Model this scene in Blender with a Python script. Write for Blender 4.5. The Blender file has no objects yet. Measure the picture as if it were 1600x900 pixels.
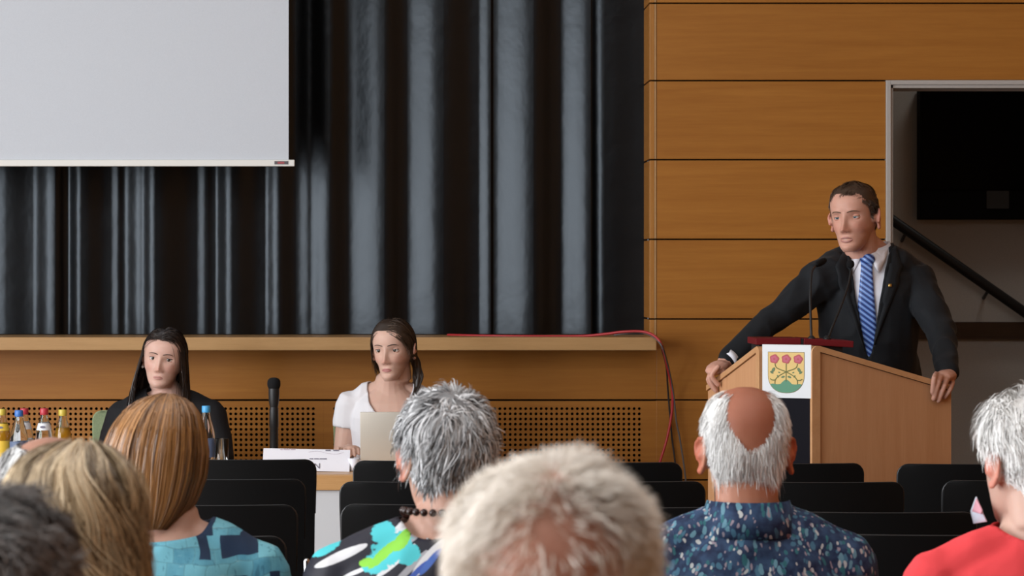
import bpy, bmesh, math, random
import numpy as np
from mathutils import Vector, Matrix, noise as mnoise
from mathutils.bvhtree import BVHTree

SC = bpy.context.scene
COL = SC.collection
R = math.radians

# ------------------------------------------------------------------ camera, world, light, exposure
F_PX, CX, CY, ZC = 4500.0, 640.0, 425.0, 1.45        # focal length (px of 1600), principal point, eye height
cam_d = bpy.data.cameras.new('camera')
cam = bpy.data.objects.new('camera', cam_d)
COL.objects.link(cam)
cam.location = (0, 0, ZC)
cam.rotation_euler = (R(90), 0, 0)
cam_d.sensor_width = 36.0
cam_d.lens = F_PX / 1600 * 36
cam_d.shift_x = (800 - CX) / 1600
cam_d.shift_y = -(450 - CY) / 1600
cam_d.clip_start = 0.1
cam_d.dof.use_dof = True
cam_d.dof.focus_distance = 8.6
cam_d.dof.aperture_fstop = 12.0
SC.camera = cam

SC.view_settings.view_transform = 'Standard'
SC.view_settings.look = 'None'
SC.view_settings.gamma = 1.0
SC.view_settings.use_curve_mapping = False
SC.view_settings.exposure = -0.16

world = bpy.data.worlds.new('world')
SC.world = world
world.use_nodes = True
world.node_tree.nodes['Background'].inputs[0].default_value = (0.75, 0.85, 1.0, 1)
world.node_tree.nodes['Background'].inputs[1].default_value = 0.25


def area(name, loc, target, sx, sy, power, color):
    d = bpy.data.lights.new(name, 'AREA')
    d.shape = 'RECTANGLE'
    d.size, d.size_y, d.energy, d.color = sx, sy, power, color
    o = bpy.data.objects.new(name, d)
    COL.objects.link(o)
    o.location = loc
    o.rotation_euler = (Vector(target) - Vector(loc)).to_track_quat('-Z', 'Y').to_euler()
    return o


# daylight of the row of windows in the left wall of the hall (outside the frame)
for k, wy in enumerate((1.0, 4.2, 7.4)):
    area('window_daylight', (-4.85, wy, 1.90), (0.0, wy, 1.75), 2.3, 3.1, 275.0, (0.92, 0.96, 1.0))
# soft fill light added under the hall ceiling, unseen, with no fixture
area('ceiling_fill', (-0.6, 4.0, 4.32), (-0.6, 4.01, 0.0), 4.5, 6.0, 105.0, (0.96, 0.98, 1.0))

# weak fill light added above the stairs to brighten the doorway
area('stair_fill', (3.3, 12.4, 4.3), (3.2, 12.7, 0.0), 0.9, 0.5, 11.0, (1.0, 0.96, 0.90))

# ------------------------------------------------------------------ helpers


def P(px, py, d):
    """point seen at pixel (px, py) of the 1600x900 frame, at distance d"""
    return Vector(((px - CX) * d / F_PX, d, ZC - (py - CY) * d / F_PX))


def XX(px, d):
    return (px - CX) * d / F_PX


def ZZ(py, d):
    return ZC - (py - CY) * d / F_PX


def new_obj(name, me, mat=None, parent=None, loc=None, smooth=False):
    o = bpy.data.objects.new(name, me)
    COL.objects.link(o)
    if mat is not None:
        for m in (mat if isinstance(mat, (list, tuple)) else [mat]):
            me.materials.append(m)
    if parent is not None:
        o.parent = parent
    if loc is not None:
        o.location = loc
    if smooth:
        me.polygons.foreach_set('use_smooth', [True] * len(me.polygons))
    return o


def obj(name, bm, mat=None, parent=None, loc=None, smooth=False, auto=None):
    me = bpy.data.meshes.new(name)
    bmesh.ops.recalc_face_normals(bm, faces=bm.faces)
    bm.to_mesh(me)
    bm.free()
    o = new_obj(name, me, mat, parent, loc, smooth)
    if auto is not None:
        me.polygons.foreach_set('use_smooth', [True] * len(me.polygons))
        me.set_sharp_from_angle(angle=R(auto))
    return o


def tag(o, label=None, cat=None, group=None, kind=None):
    if label: o['label'] = label
    if cat: o['category'] = cat
    if group: o['group'] = group
    if kind: o['kind'] = kind
    return o


def empty(name, loc, rz=0.0, parent=None):
    o = bpy.data.objects.new(name, None)
    COL.objects.link(o)
    o.location = loc
    o.rotation_euler = (0, 0, rz)
    o.empty_display_size = 0.05
    if parent: o.parent = parent
    return o


def copy_tree(o, parent=None):
    c = o.copy()
    COL.objects.link(c)
    if parent is not None:
        c.parent = parent
    for ch in list(o.children):
        copy_tree(ch, c)
    return c


def box(bm, x0, x1, y0, y1, z0, z1, bev=0.0, mat=0, M=None):
    vs = [bm.verts.new(v) for v in ((x0, y0, z0), (x1, y0, z0), (x1, y1, z0), (x0, y1, z0),
                                    (x0, y0, z1), (x1, y0, z1), (x1, y1, z1), (x0, y1, z1))]
    fs = [bm.faces.new([vs[i] for i in q]) for q in
          ((0, 3, 2, 1), (4, 5, 6, 7), (0, 1, 5, 4), (1, 2, 6, 5), (2, 3, 7, 6), (3, 0, 4, 7))]
    for f in fs: f.material_index = mat
    if M is not None:
        bmesh.ops.transform(bm, matrix=M, verts=vs)
    if bev > 0:
        es = list({e for f in fs for e in f.edges})
        bmesh.ops.bevel(bm, geom=es, offset=bev, segments=2, affect='EDGES', profile=0.5)
    return vs


def boxo(name, x0, x1, y0, y1, z0, z1, mat, parent=None, bev=0.0, loc=None):
    bm = bmesh.new()
    box(bm, x0, x1, y0, y1, z0, z1, bev)
    return obj(name, bm, mat, parent, loc)


def frame_of(t, up=Vector((0, 0, 1))):
    t = t.normalized()
    a = up.cross(t)
    if a.length < 1e-4:
        a = Vector((1, 0, 0)).cross(t)
    a.normalize()
    b = t.cross(a).normalized()
    return a, b


def tube(bm, pts, rad, n=12, sq=(1.0, 1.0), up=Vector((0, 0, 1)), cap=True, round_ends=True, mat=0):
    """tube along pts with a radius per point, ends rounded; sq squashes the section"""
    pts = [Vector(p) for p in pts]
    if not isinstance(rad, (list, tuple)):
        rad = [rad] * len(pts)
    rad = list(rad)
    if round_ends:
        t0 = (pts[0] - pts[1]).normalized()
        t1 = (pts[-1] - pts[-2]).normalized()
        r0, r1 = rad[0], rad[-1]
        pts = [pts[0] + t0 * r0 * .95, pts[0] + t0 * r0 * .6] + pts + [pts[-1] + t1 * r1 * .6, pts[-1] + t1 * r1 * .95]
        rad = [r0 * .25, r0 * .78] + rad + [r1 * .78, r1 * .25]
    rings = []
    a = None
    for i, p in enumerate(pts):
        t = (pts[min(i + 1, len(pts) - 1)] - pts[max(i - 1, 0)])
        if a is None:
            a, b = frame_of(t, up)
        else:
            tn = t.normalized()
            a = (a - tn * a.dot(tn))
            a.normalize()
            b = tn.cross(a)
        ring = []
        for k in range(n):
            an = 2 * math.pi * k / n
            ring.append(bm.verts.new(p + a * (math.cos(an) * rad[i] * sq[0]) + b * (math.sin(an) * rad[i] * sq[1])))
        rings.append(ring)
    for i in range(len(rings) - 1):
        for k in range(n):
            f = bm.faces.new((rings[i][k], rings[i][(k + 1) % n], rings[i + 1][(k + 1) % n], rings[i + 1][k]))
            f.material_index = mat
    if cap:
        bm.faces.new(list(reversed(rings[0]))).material_index = mat
        bm.faces.new(rings[-1]).material_index = mat
    return rings


def spline(pts, n=8):
    """Catmull-Rom through pts"""
    pts = [Vector(p) for p in pts]
    out = []
    for i in range(len(pts) - 1):
        p0, p1, p2, p3 = pts[max(i - 1, 0)], pts[i], pts[i + 1], pts[min(i + 2, len(pts) - 1)]
        for k in range(n):
            t = k / n
            out.append(0.5 * ((2 * p1) + (p2 - p0) * t + (2 * p0 - 5 * p1 + 4 * p2 - p3) * t * t
                              + (3 * p1 - p0 - 3 * p2 + p3) * t ** 3))
    out.append(pts[-1])
    return out


def lathe(bm, prof, n=20, c=(0, 0, 0), mat=0, close=True):
    """surface of revolution about z; prof = [(r, z)]"""
    rings = []
    for r, z in prof:
        rings.append([bm.verts.new((c[0] + r * math.cos(2 * math.pi * k / n), c[1] + r * math.sin(2 * math.pi * k / n), c[2] + z))
                      for k in range(n)])
    for i in range(len(rings) - 1):
        for k in range(n):
            bm.faces.new((rings[i][k], rings[i][(k + 1) % n], rings[i + 1][(k + 1) % n], rings[i + 1][k])).material_index = mat
    if close:
        bm.faces.new(list(reversed(rings[0]))).material_index = mat
        bm.faces.new(rings[-1]).material_index = mat


def loft(bm, rings):
    """closed solid through rings of points"""
    vr = [[bm.verts.new(p) for p in r] for r in rings]
    n = len(vr[0])
    for i in range(len(vr) - 1):
        for k in range(n):
            bm.faces.new((vr[i][k], vr[i][(k + 1) % n], vr[i + 1][(k + 1) % n], vr[i + 1][k]))
    bm.faces.new(list(reversed(vr[0])))
    bm.faces.new(vr[-1])


def prism(bm, poly, d0, d1, axis='y', mat=0):
    """polygon [(u, z)] extruded between d0 and d1"""
    def v(u, z, d):
        return (u, d, z) if axis == 'y' else ((d, u, z) if axis == 'x' else (u, z, d))
    a = [bm.verts.new(v(u, z, d0)) for u, z in poly]
    b = [bm.verts.new(v(u, z, d1)) for u, z in poly]
    n = len(poly)
    fs = [bm.faces.new(a), bm.faces.new(list(reversed(b)))]
    for i in range(n):
        fs.append(bm.faces.new((a[i], b[i], b[(i + 1) % n], a[(i + 1) % n])))
    for f in fs: f.material_index = mat
    return fs


# ------------------------------------------------------------------ materials
MATS = {}


def mat(name, color, rough=0.5, spec=0.5, metal=0.0, **kw):
    if name in MATS: return MATS[name]
    m = bpy.data.materials.new(name)
    m.use_nodes = True
    b = m.node_tree.nodes['Principled BSDF']
    b.inputs['Base Color'].default_value = (*color, 1)
    b.inputs['Roughness'].default_value = rough
    b.inputs['Specular IOR Level'].default_value = spec
    b.inputs['Metallic'].default_value = metal
    for k, v in kw.items():
        b.inputs[k.replace('_', ' ')].default_value = v
    MATS[name] = m
    return m


class NT:
    """small node-tree writer"""

    def __init__(self, m):
        self.t = m.node_tree
        self.b = self.t.nodes['Principled BSDF']

    def n(self, typ, **kw):
        nd = self.t.nodes.new(typ)
        for k, v in kw.items(): setattr(nd, k, v)
        return nd

    def l(self, a, b):
        self.t.links.new(a, b)

    def coord(self, scale=(1, 1, 1), loc=(0, 0, 0), rot=(0, 0, 0), out='Object'):
        tc = self.n('ShaderNodeTexCoord')
        mp = self.n('ShaderNodeMapping')
        mp.inputs['Scale'].default_value = scale
        mp.inputs['Location'].default_value = loc
        mp.inputs['Rotation'].default_value = rot
        self.l(tc.outputs[out], mp.inputs['Vector'])
        return mp.outputs['Vector']

    def noise(self, vec, scale=5.0, detail=3.0, rough=0.5, dist=0.0, out='Fac'):
        nd = self.n('ShaderNodeTexNoise')
        nd.inputs['Scale'].default_value = scale
        nd.inputs['Detail'].default_value = detail
        nd.inputs['Roughness'].default_value = rough
        nd.inputs['Distortion'].default_value = dist
        self.l(vec, nd.inputs['Vector'])
        return nd.outputs[out]

    def ramp(self, fac, stops, interp='LINEAR'):
        nd = self.n('ShaderNodeValToRGB')
        cr = nd.color_ramp
        cr.interpolation = interp
        while len(cr.elements) < len(stops): cr.elements.new(0.5)
        for e, (p, c) in zip(cr.elements, stops):
            e.position = p
            e.color = (*c, 1)
        self.l(fac, nd.inputs[0])
        return nd.outputs[0]

    def mix(self, fac, a, b, mode='MIX'):
        nd = self.n('ShaderNodeMix', data_type='RGBA', blend_type=mode)
        for s, v in ((nd.inputs['Factor'], fac), (nd.inputs[6], a), (nd.inputs[7], b)):
            if isinstance(v, (int, float)): s.default_value = v
            elif isinstance(v, tuple): s.default_value = (*v, 1)
            else: self.l(v, s)
        return nd.outputs[2]

    def math(self, op, a, b=0.0, c=None):
        nd = self.n('ShaderNodeMath', operation=op)
        for i, v in enumerate((a, b) if c is None else (a, b, c)):
            if isinstance(v, (int, float)): nd.inputs[i].default_value = v
            else: self.l(v, nd.inputs[i])
        return nd.outputs[0]

    def sep(self, vec):
        nd = self.n('ShaderNodeSeparateXYZ')
        self.l(vec, nd.inputs[0])
        return nd.outputs

    def bump(self, h, strength=0.2, dist=0.01):
        nd = self.n('ShaderNodeBump')
        nd.inputs['Strength'].default_value = strength
        nd.inputs['Distance'].default_value = dist
        self.l(h, nd.inputs['Height'])
        self.l(nd.outputs[0], self.b.inputs['Normal'])

    def color(self, c):
        self.l(c, self.b.inputs['Base Color'])


def wood(name, dark, light, scale=(1.2, 1.2, 26), rough=0.42, seed=0.0, spec=0.35, per_object=0.10):
    m = mat(name, light, rough, spec)
    t = NT(m)
    v = t.coord(scale, (seed, seed * 2, seed * 3))
    a = t.noise(v, 2.2, 4, 0.6, 0.4)
    f = t.noise(t.coord(tuple(s * 6 for s in scale)), 3.0, 2, 0.6)
    g = t.math('ADD', t.math('MULTIPLY', a, 0.72), t.math('MULTIPLY', f, 0.28))
    c = t.ramp(g, [(0.30, dark), (0.70, light)])
    oi = t.n('ShaderNodeObjectInfo')
    k = t.math('MULTIPLY_ADD', oi.outputs['Random'], per_object, 1.0 - per_object / 2)
    mx = t.n('ShaderNodeVectorMath', operation='SCALE')
    t.l(c, mx.inputs[0]); t.l(k, mx.inputs['Scale'])
    t.color(mx.outputs[0])
    t.bump(f, 0.05, 0.002)
    return m


M_WOOD = wood('orange_veneer', (0.300, 0.112, 0.016), (0.385, 0.158, 0.027), (0.7, 0.7, 17))
M_WOODV = wood('orange_veneer_upright', (0.33, 0.135, 0.025), (0.44, 0.20, 0.05), (24, 24, 0.9))
M_EDGE = wood('pale_veneer_edge', (0.37, 0.21, 0.085), (0.46, 0.275, 0.12), (1.2, 20, 20), 0.4)
M_BEECH = wood('beech_veneer', (0.46, 0.225, 0.105), (0.54, 0.285, 0.145), (14, 14, 0.8), 0.42)
M_BEECH_E = wood('beech_edging', (0.48, 0.245, 0.11), (0.58, 0.32, 0.16), (6, 6, 6), 0.4)
M_TABLE = wood('table_veneer', (0.45, 0.24, 0.09), (0.56, 0.32, 0.14), (1.2, 20, 20), 0.35)
M_DARKWOOD = wood('dark_brown_board', (0.05, 0.025, 0.012), (0.09, 0.045, 0.02), (1, 1, 20), 0.5)
M_GAP = mat('dark_gap', (0.012, 0.007, 0.004), 0.9, 0.1)
M_TRIM = mat('grey_door_frame', (0.42, 0.40, 0.38), 0.45)
M_PLASTER = mat('grey_plaster', (0.46, 0.45, 0.43), 0.9, 0.2)
_t = NT(M_PLASTER); _n = _t.noise(_t.coord(), 160, 3)
_t.color(_t.ramp(_n, [(0.3, (0.60, 0.575, 0.54)), (0.7, (0.66, 0.635, 0.60))])); _t.bump(_n, 0.15, 0.003)
M_WHITE = mat('white_paint', (0.72, 0.71, 0.68), 0.9, 0.2)
_t = NT(M_WHITE); _t.color(_t.ramp(_t.noise(_t.coord(), 2.0, 4), [(0.3, (0.69, 0.68, 0.65)), (0.7, (0.75, 0.74, 0.71))]))
M_PARQUET = wood('parquet', (0.16, 0.08, 0.03), (0.26, 0.14, 0.06), (8, 0.8, 1), 0.3)
M_BLACK = mat('black_plastic', (0.012, 0.012, 0.013), 0.45, 0.4)
M_RUBBER = mat('black_foam', (0.008, 0.008, 0.009), 0.95, 0.2)
M_CHROME = mat('chrome', (0.6, 0.6, 0.62), 0.2, 0.5, 1.0)
M_SCREENBLACK = mat('black_glass', (0.0015, 0.0015, 0.002), 0.4, 0.08)
M_SCREEN = mat('projection_fabric', (0.70, 0.735, 0.78), 0.85, 0.2)
_t = NT(M_SCREEN); _n = _t.noise(_t.coord(), 420, 2)
_t.color(_t.ramp(_n, [(0.3, (0.535, 0.572, 0.625)), (0.7, (0.57, 0.607, 0.66))]))
M_BAR = mat('white_bar', (0.74, 0.74, 0.71), 0.5)
M_CURTAIN = mat('black_curtain', (0.0028, 0.0030, 0.0036), 0.34, 0.40, Sheen_Weight=0.0, Sheen_Roughness=0.35)
M_CURTAIN.node_tree.nodes['Principled BSDF'].inputs['Specular Tint'].default_value = (0.80, 0.90, 1.0, 1)
M_CURTAIN.node_tree.nodes['Principled BSDF'].inputs['Sheen Tint'].default_value = (0.55, 0.7, 0.95, 1)
_t = NT(M_CURTAIN); _n = _t.noise(_t.coord((1, 1, 0.8)), 9, 3, 0.55); _t.bump(_n, 0.16, 0.02)
M_CHAIR = mat('black_chair_fabric', (0.0035, 0.0035, 0.0035), 0.9, 0.08)
_t = NT(M_CHAIR); _n = _t.noise(_t.coord(), 500, 2); _t.bump(_n, 0.1, 0.001)
M_CHAIREDGE = mat('black_chair_edging', (0.0045, 0.0045, 0.0048), 0.6, 0.12)
M_GREEN = mat('sage_fabric', (0.27, 0.33, 0.19), 0.8, 0.3)
_t = NT(M_GREEN); _t.color(_t.ramp(_t.noise(_t.coord(), 200, 2), [(0.3, (0.24, 0.30, 0.17)), (0.7, (0.30, 0.36, 0.21))]))
M_PAPER = mat('white_card', (0.74, 0.74, 0.80), 0.7, 0.3)
M_INK = mat('grey_ink', (0.16, 0.15, 0.20), 0.8)
M_INKP = mat('pink_grey_ink', (0.42, 0.34, 0.42), 0.8)
M_PANELGREY = mat('pale_grey_laminate', (0.55, 0.56, 0.58), 0.6, 0.3)
M_SILVER = mat('silver_lid', (0.60, 0.56, 0.49), 0.42, 0.5, 0.35)
M_REDCABLE = mat('red_cable', (0.42, 0.025, 0.03), 0.45)
M_GREYCABLE = mat('grey_cable', (0.10, 0.09, 0.09), 0.5)
M_BLACKCABLE = mat('black_cable', (0.02, 0.015, 0.015), 0.5)
M_REDFOLDER = mat('red_folder', (0.12, 0.005, 0.008), 0.55, 0.2)
M_GLASS = mat('clear_glass', (0.95, 0.98, 0.98), 0.03, 0.5, Transmission_Weight=1.0, IOR=1.45)
M_WATER = mat('water', (0.97, 0.99, 1.0), 0.02, 0.5, Transmission_Weight=1.0, IOR=1.33)
M_LEMONADE = mat('orange_soft_drink', (0.85, 0.47, 0.03), 0.1, 0.5, Transmission_Weight=0.55, IOR=1.33)

# ------------------------------------------------------------------ setting
WY = 11.4            # front face of the panelled wall
SEAMS = [ZZ(y, WY) for y in (5, 126, 249.5, 374, 498.5, 625, 750)]
PITCH = 0.314
ROOM_X0, ROOM_X1, ROOM_Y0, CEIL = -5.0, 4.3, -3.0, 4.4

fl = boxo('floor', ROOM_X0, ROOM_X1, ROOM_Y0, 14.4, -0.1, 0.0, M_PARQUET); tag(fl, kind='structure')
ce = boxo('ceiling', ROOM_X0, ROOM_X1, ROOM_Y0, 16.0, CEIL, CEIL + 0.1, M_WHITE); tag(ce, kind='structure')
wl = boxo('wall_left', ROOM_X0 - 0.15, ROOM_X0, ROOM_Y0, 16.0, 0, CEIL, M_WHITE); tag(wl, kind='structure')
wr = boxo('wall_right', ROOM_X1, ROOM_X1 + 0.15, ROOM_Y0, 16.0, 0, CEIL, M_WOOD); tag(wr, kind='structure')
wb = boxo('wall_rear', ROOM_X0, ROOM_X1, ROOM_Y0 - 0.15, ROOM_Y0, 0, CEIL, M_DARKWOOD); tag(wb, kind='structure')
for k, wy in enumerate((1.0, 4.2, 7.4)):                  # window frames of the left wall
    bm = bmesh.new()
    for a, b_, c, d in ((-1.2, 1.2, .26, .33), (-1.2, 1.2, 3.48, 3.55), (-1.2, -1.13, .33, 3.48), (1.13, 1.2, .33, 3.48), (-.03, .03, .33, 3.48)):
        box(bm, ROOM_X0, ROOM_X0 + 0.07, wy + a, wy + b_, c, d)
    w = obj('window_%d' % (k + 1), bm, M_TRIM); tag(w, kind='structure')

# ---- panelled wall to the right of the stage and below it
X_L = ROOM_X0
XS0 = XX(1015, WY); XS1 = XX(1025.5, WY)                  # corner post
XD0 = XX(1384, WY)                                        # left edge of door frame
XD1 = XD0 + 1.35
ZD = ZZ(125.5, WY)
bm = bmesh.new()                                          # dark backing
box(bm, XS0 + .012, XD0 + .02, WY + 0.024, WY + 0.20, 0, CEIL)
box(bm, XD0 + .02, XD1 - .02, WY + 0.024, WY + 0.20, ZD - .01, CEIL)
box(bm, XD1 - .02, ROOM_X1, WY + 0.024, WY + 0.20, 0, CEIL)
box(bm, X_L, XS0 + .012, WY + 0.03, WY + 0.16, 0, 1.14)
wall = obj('wall_front', bm, M_GAP); tag(wall, kind='structure')


def panel(x0, x1, z0, z1, y=WY, m=M_WOOD, g=0.0029, th=0.022):
    boxo('panel', x0, x1, y, y + th, z0 + g, z1 - g, m, wall, 0.0015)


zs = SEAMS[:]
rows = [(zs[i + 1], zs[i]) for i in range(6)] + [(zs[6] - PITCH, zs[6]), (0.0, zs[6] - PITCH)]
up = zs[0]
while up < CEIL:
    rows.append((up, min(up + PITCH, CEIL))); up += PITCH
for z0, z1 in rows:
    if z0 > ZD - 0.05:
        panel(XS1, ROOM_X1, z0, z1)
    else:
        panel(XS1, XD0, z0, z1)
        panel(XD1, ROOM_X1, z0, z1)
# corner post: two upright edge strips and the return into the stage, cut by the same joints
for z0, z1 in rows:
    if z1 < 1.1: continue
    z0 = max(z0, 1.15)
    panel(XS0, XX(1022.6, WY), z0, z1, WY - 0.001, M_WOODV)
    panel(XX(1022.6, WY) + .0005, XS1 - .0005, z0, z1, WY - 0.003, M_EDGE)
    boxo('panel', XS0, XS0 + .012, WY + 0.022, WY + 0.34, z0 + .0035, z1 - .0035, M_WOOD, wall, 0.001)

# ---- fascia below the stage
XF = XX(1027, WY)
zled = ZZ(548, WY - .2)
panel(X_L, XS1, zs[5], 1.146)
# (right of XF the wall panels above already run down to the floor)


def perforated(x0, x1, z0, z1, hx0, hz1, nx, nz, pitch, r, y, th=0.016, sides=8):
    """board with a field of round holes, one mesh with real holes"""
    bm = bmesh.new()
    hx1 = hx0 + nx * pitch; hz0 = hz1 - nz * pitch

    def quad(a, b, c, d):
        bm.faces.new([bm.verts.new((p[0], y, p[1])) for p in (a, b, c, d)])
    for (a, b, c, d) in ((x0, hx0, z0, z1), (hx1, x1, z0, z1), (hx0, hx1, z0, hz0), (hx0, hx1, hz1, z1)):
        quad((a, c), (b, c), (b, d), (a, d))
    for i in range(nx):
        for j in range(nz):
            cx, cz = hx0 + (i + .5) * pitch, hz1 - (j + .5) * pitch
            h = pitch / 2
            sq = [(h, 0), (h, h), (0, h), (-h, h), (-h, 0), (-h, -h), (0, -h), (h, -h)]
            ov = [bm.verts.new((cx + a, y, cz + b)) for a, b in sq]
            iv = [bm.verts.new((cx + r * math.cos(k * math.pi / 4), y, cz + r * math.sin(k * math.pi / 4))) for k in range(8)]
            bv = [bm.verts.new((v.co.x, y + th, v.co.z)) for v in iv]
            for k in range(8):
                k2 = (k + 1) % 8
                bm.faces.new((ov[k], ov[k2], iv[k2], iv[k]))
                bm.faces.new((iv[k], iv[k2], bv[k2], bv[k]))
    me = bpy.data.meshes.new('perforated_panel')
    bm.to_mesh(me); bm.free()
    return new_obj('perforated_panel', me, M_WOOD, wall)


pit = 8.07 * WY / F_PX
hz = ZZ(634.6, WY)
for (a, b, hx) in ((-9999, 505, 493.5 - 61 * 8.07), (505, 1026, 1003 - 60 * 8.07)):
    x0 = X_L if a < 0 else XX(a, WY) + .0003
    perforated(x0 if a > 0 else XX(-4.5, WY), XX(b, WY), zs[6] + .004, zs[5] - .004, XX(hx, WY), hz, 61 if a < 0 else 60, 11, pit, 0.0061, WY + .0005)
panel(X_L, XX(-5.5, WY), zs[6], zs[5])
panel(X_L, XS1, zs[6] - PITCH, zs[6])
panel(X_L, XS1, 0.0, zs[6] - PITCH)

# ---- stage: floor board with its thick nosing, curtain, inner walls
st = boxo('floor_stage', X_L, XS0 + .0, WY + 0.0, 15.9, 1.146, 1.196, M_EDGE); tag(st, kind='structure')
LY = WY - 0.20
bm = bmesh.new()
box(bm, X_L, XX(1026, LY), LY, WY - .003, ZZ(547.5, LY), ZZ(527, LY), 0.003)
lg = obj('trim_1', bm, M_EDGE); tag(lg, kind='structure')
sb = boxo('wall_stage', X_L, XS0, 15.9, 16.0, 1.196, CEIL, M_GAP); tag(sb, kind='structure')

# curtain: fold by fold. Each entry is a lit flank (px from, to, steepness)
bands = [(-640, -600, .8), (-500, -470, .8), (-360, -330, .8), (-220, -190, .7), (-110, -80, .8), (-20, 8, .25), (55, 86, .75), (110, 125, 1.15), (176, 182, .3), (198, 223, .85),
         (226, 241, .9), (310, 318, .3), (340, 361, 1.1), (418, 435, .85), (464, 482, .35), (488, 514, .6), (548, 602, .62), (640, 694, .6),
         (752, 766, .6), (774, 834, .72), (880, 924, .75), (929, 942, .75)]
NXC = 1500
pxs = np.linspace(-800, 1012, NXC)
CUR_Y = WY + 0.27
slope = np.zeros(NXC)
for a, b, s in bands:
    u = np.clip((pxs - a + 4) / (b - a + 8), 0, 1)
    w = np.sin(np.pi * u ** (.7 if s > .5 else 1.2)) ** 1.5          # steepest off-centre, easing out to both sides
    slope -= w * s * .72
lit = slope < -0.03
segs = []
i = 0
while i < NXC:                                            # give every gap the rise that brings the fold back
    if lit[i]:
        j = i
        while j < NXC and lit[j]: j += 1
        k = j
        while k < NXC and not lit[k]: k += 1
        drop = -slope[i:j].sum()
        if k > j:
            u = np.linspace(0, 1, k - j)
            shape = 0.25 + np.sin(np.pi * u) ** 2 * (1 - .5 * u)
            slope[j:k] += shape * drop / shape.sum()
        i = k
    else:
        i += 1
dxw = (pxs[1] - pxs[0]) * CUR_Y / F_PX
prof = np.cumsum(slope) * dxw
prof -= np.convolve(np.pad(prof, 120, mode='edge'), np.ones(241) / 241, 'valid')
prof = np.clip(prof, -.14, .14)
NZC = 26
zz = np.concatenate([[1.197, 1.1995], np.linspace(1.21, 4.37, NZC - 4), [4.3785, 4.38]])
verts = np.zeros((NZC, NXC, 3))
rng = np.random.default_rng(4)
wob = np.convolve(rng.normal(size=NXC), np.hanning(160) / 80, 'same')
for r_, z in enumerate(zz):
    k = 0.80 + 0.20 * math.cos((z - 1.2) * 1.1)
    sh = 0.010 * wob * math.sin(z * 2.1 + 0.6)
    verts[r_, :, 0] = (pxs - CX) * CUR_Y / F_PX + sh * 0.5
    verts[r_, :, 1] = CUR_Y + prof * k
    verts[r_, :, 2] = z
idx = np.arange(NZC * NXC).reshape(NZC, NXC)
fc = np.stack([idx[:-1, :-1], idx[:-1, 1:], idx[1:, 1:], idx[1:, :-1]], -1).reshape(-1, 4)
me = bpy.data.meshes.new('curtain')
me.from_pydata(verts.reshape(-1, 3).tolist(), [], fc.tolist())
cu = new_obj('stage_curtain', me, M_CURTAIN, smooth=True)
md = cu.modifiers.new('cloth', 'SOLIDIFY'); md.thickness = 0.004
tag(cu, 'black pleated stage curtain hanging behind the white projection screen', 'curtain')

# ---- projection screen
SY = WY - 0.12
root = empty('projection_screen', (XX(60, SY), SY, ZZ(260, SY)))
tag(root, 'large white projection screen hanging before the black curtain', 'screen')
bm = bmesh.new(); box(bm, -2.1, XX(451, SY) - root.location.x, -.001, .001, ZZ(251, SY) - root.location.z, 4.25 - root.location.z)
obj('screen_fabric', bm, M_SCREEN, root)
bm = bmesh.new(); box(bm, -2.13, XX(460.5, SY) - root.location.x, -.012, .012, 0, ZZ(249.8, SY) - root.location.z, 0.003)
bar = obj('bottom_bar', bm, M_BAR, root)
bx = lambda px: XX(px, SY) - root.location.x
bz = lambda py: ZZ(py, SY) - root.location.z
M_LABG = mat('label_grey', (0.10, 0.09, 0.10), 0.6); M_LABR = mat('label_red', (0.36, 0.07, 0.08), 0.6)
bm = bmesh.new()
box(bm, bx(429), bx(450.6), -.0135, -.0121, bz(257), bz(252), 0, 0)
box(bm, bx(434), bx(444.5), -.0142, -.0136, bz(256), bz(253), 0, 1)
lb = obj('maker_badge', bm, [M_LABG, M_LABR], bar); lb['label'] = 'small grey and red badge at the bar end'
boxo('roller_case', -2.15, bx(465), -.06, .06, 4.25 - root.location.z, 4.38 - root.location.z, M_BAR, root, .01)

# ---- doorway with its frame, the stair room behind
bm = bmesh.new()
fw = XX(1391.5, WY) - XD0
for (a, b, c, d) in ((XD0, XD0 + fw, 0, ZD), (XD1 - fw, XD1, 0, ZD), (XD0 + fw, XD1 - fw, ZZ(132.5, WY), ZD)):
    box(bm, a, b, WY - .012, WY + .03, c, d, .002)
for (a, b, c, d) in ((XD0 + fw * .7, XD0 + fw * 1.5, 0, ZD - fw), (XD1 - fw * 1.5, XD1 - fw * .7, 0, ZD - fw), (XD0 + fw * .7, XD1 - fw * .7, ZZ(137.5, WY), ZZ(131.5, WY))):
    box(bm, a, b, WY + .0, WY + .21, c, d)
dr = obj('door_1', bm, M_TRIM); tag(dr, kind='structure')
BY = 13.3
for nm, a in (('wall_stair_rear', (XS0 + .3, ROOM_X1, BY, BY + .1, 0, CEIL)), ('wall_stair_left', (XS0 + .2, XS0 + .3, WY + .2, BY + .1, 0, CEIL))):
    o = boxo(nm, *a, M_PLASTER); tag(o, kind='structure')
sk = boxo('trim_2', XS0 + .3, ROOM_X1, BY - .03, BY, ZZ(530, BY), ZZ(503, BY), M_DARKWOOD); tag(sk, kind='structure')
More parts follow.
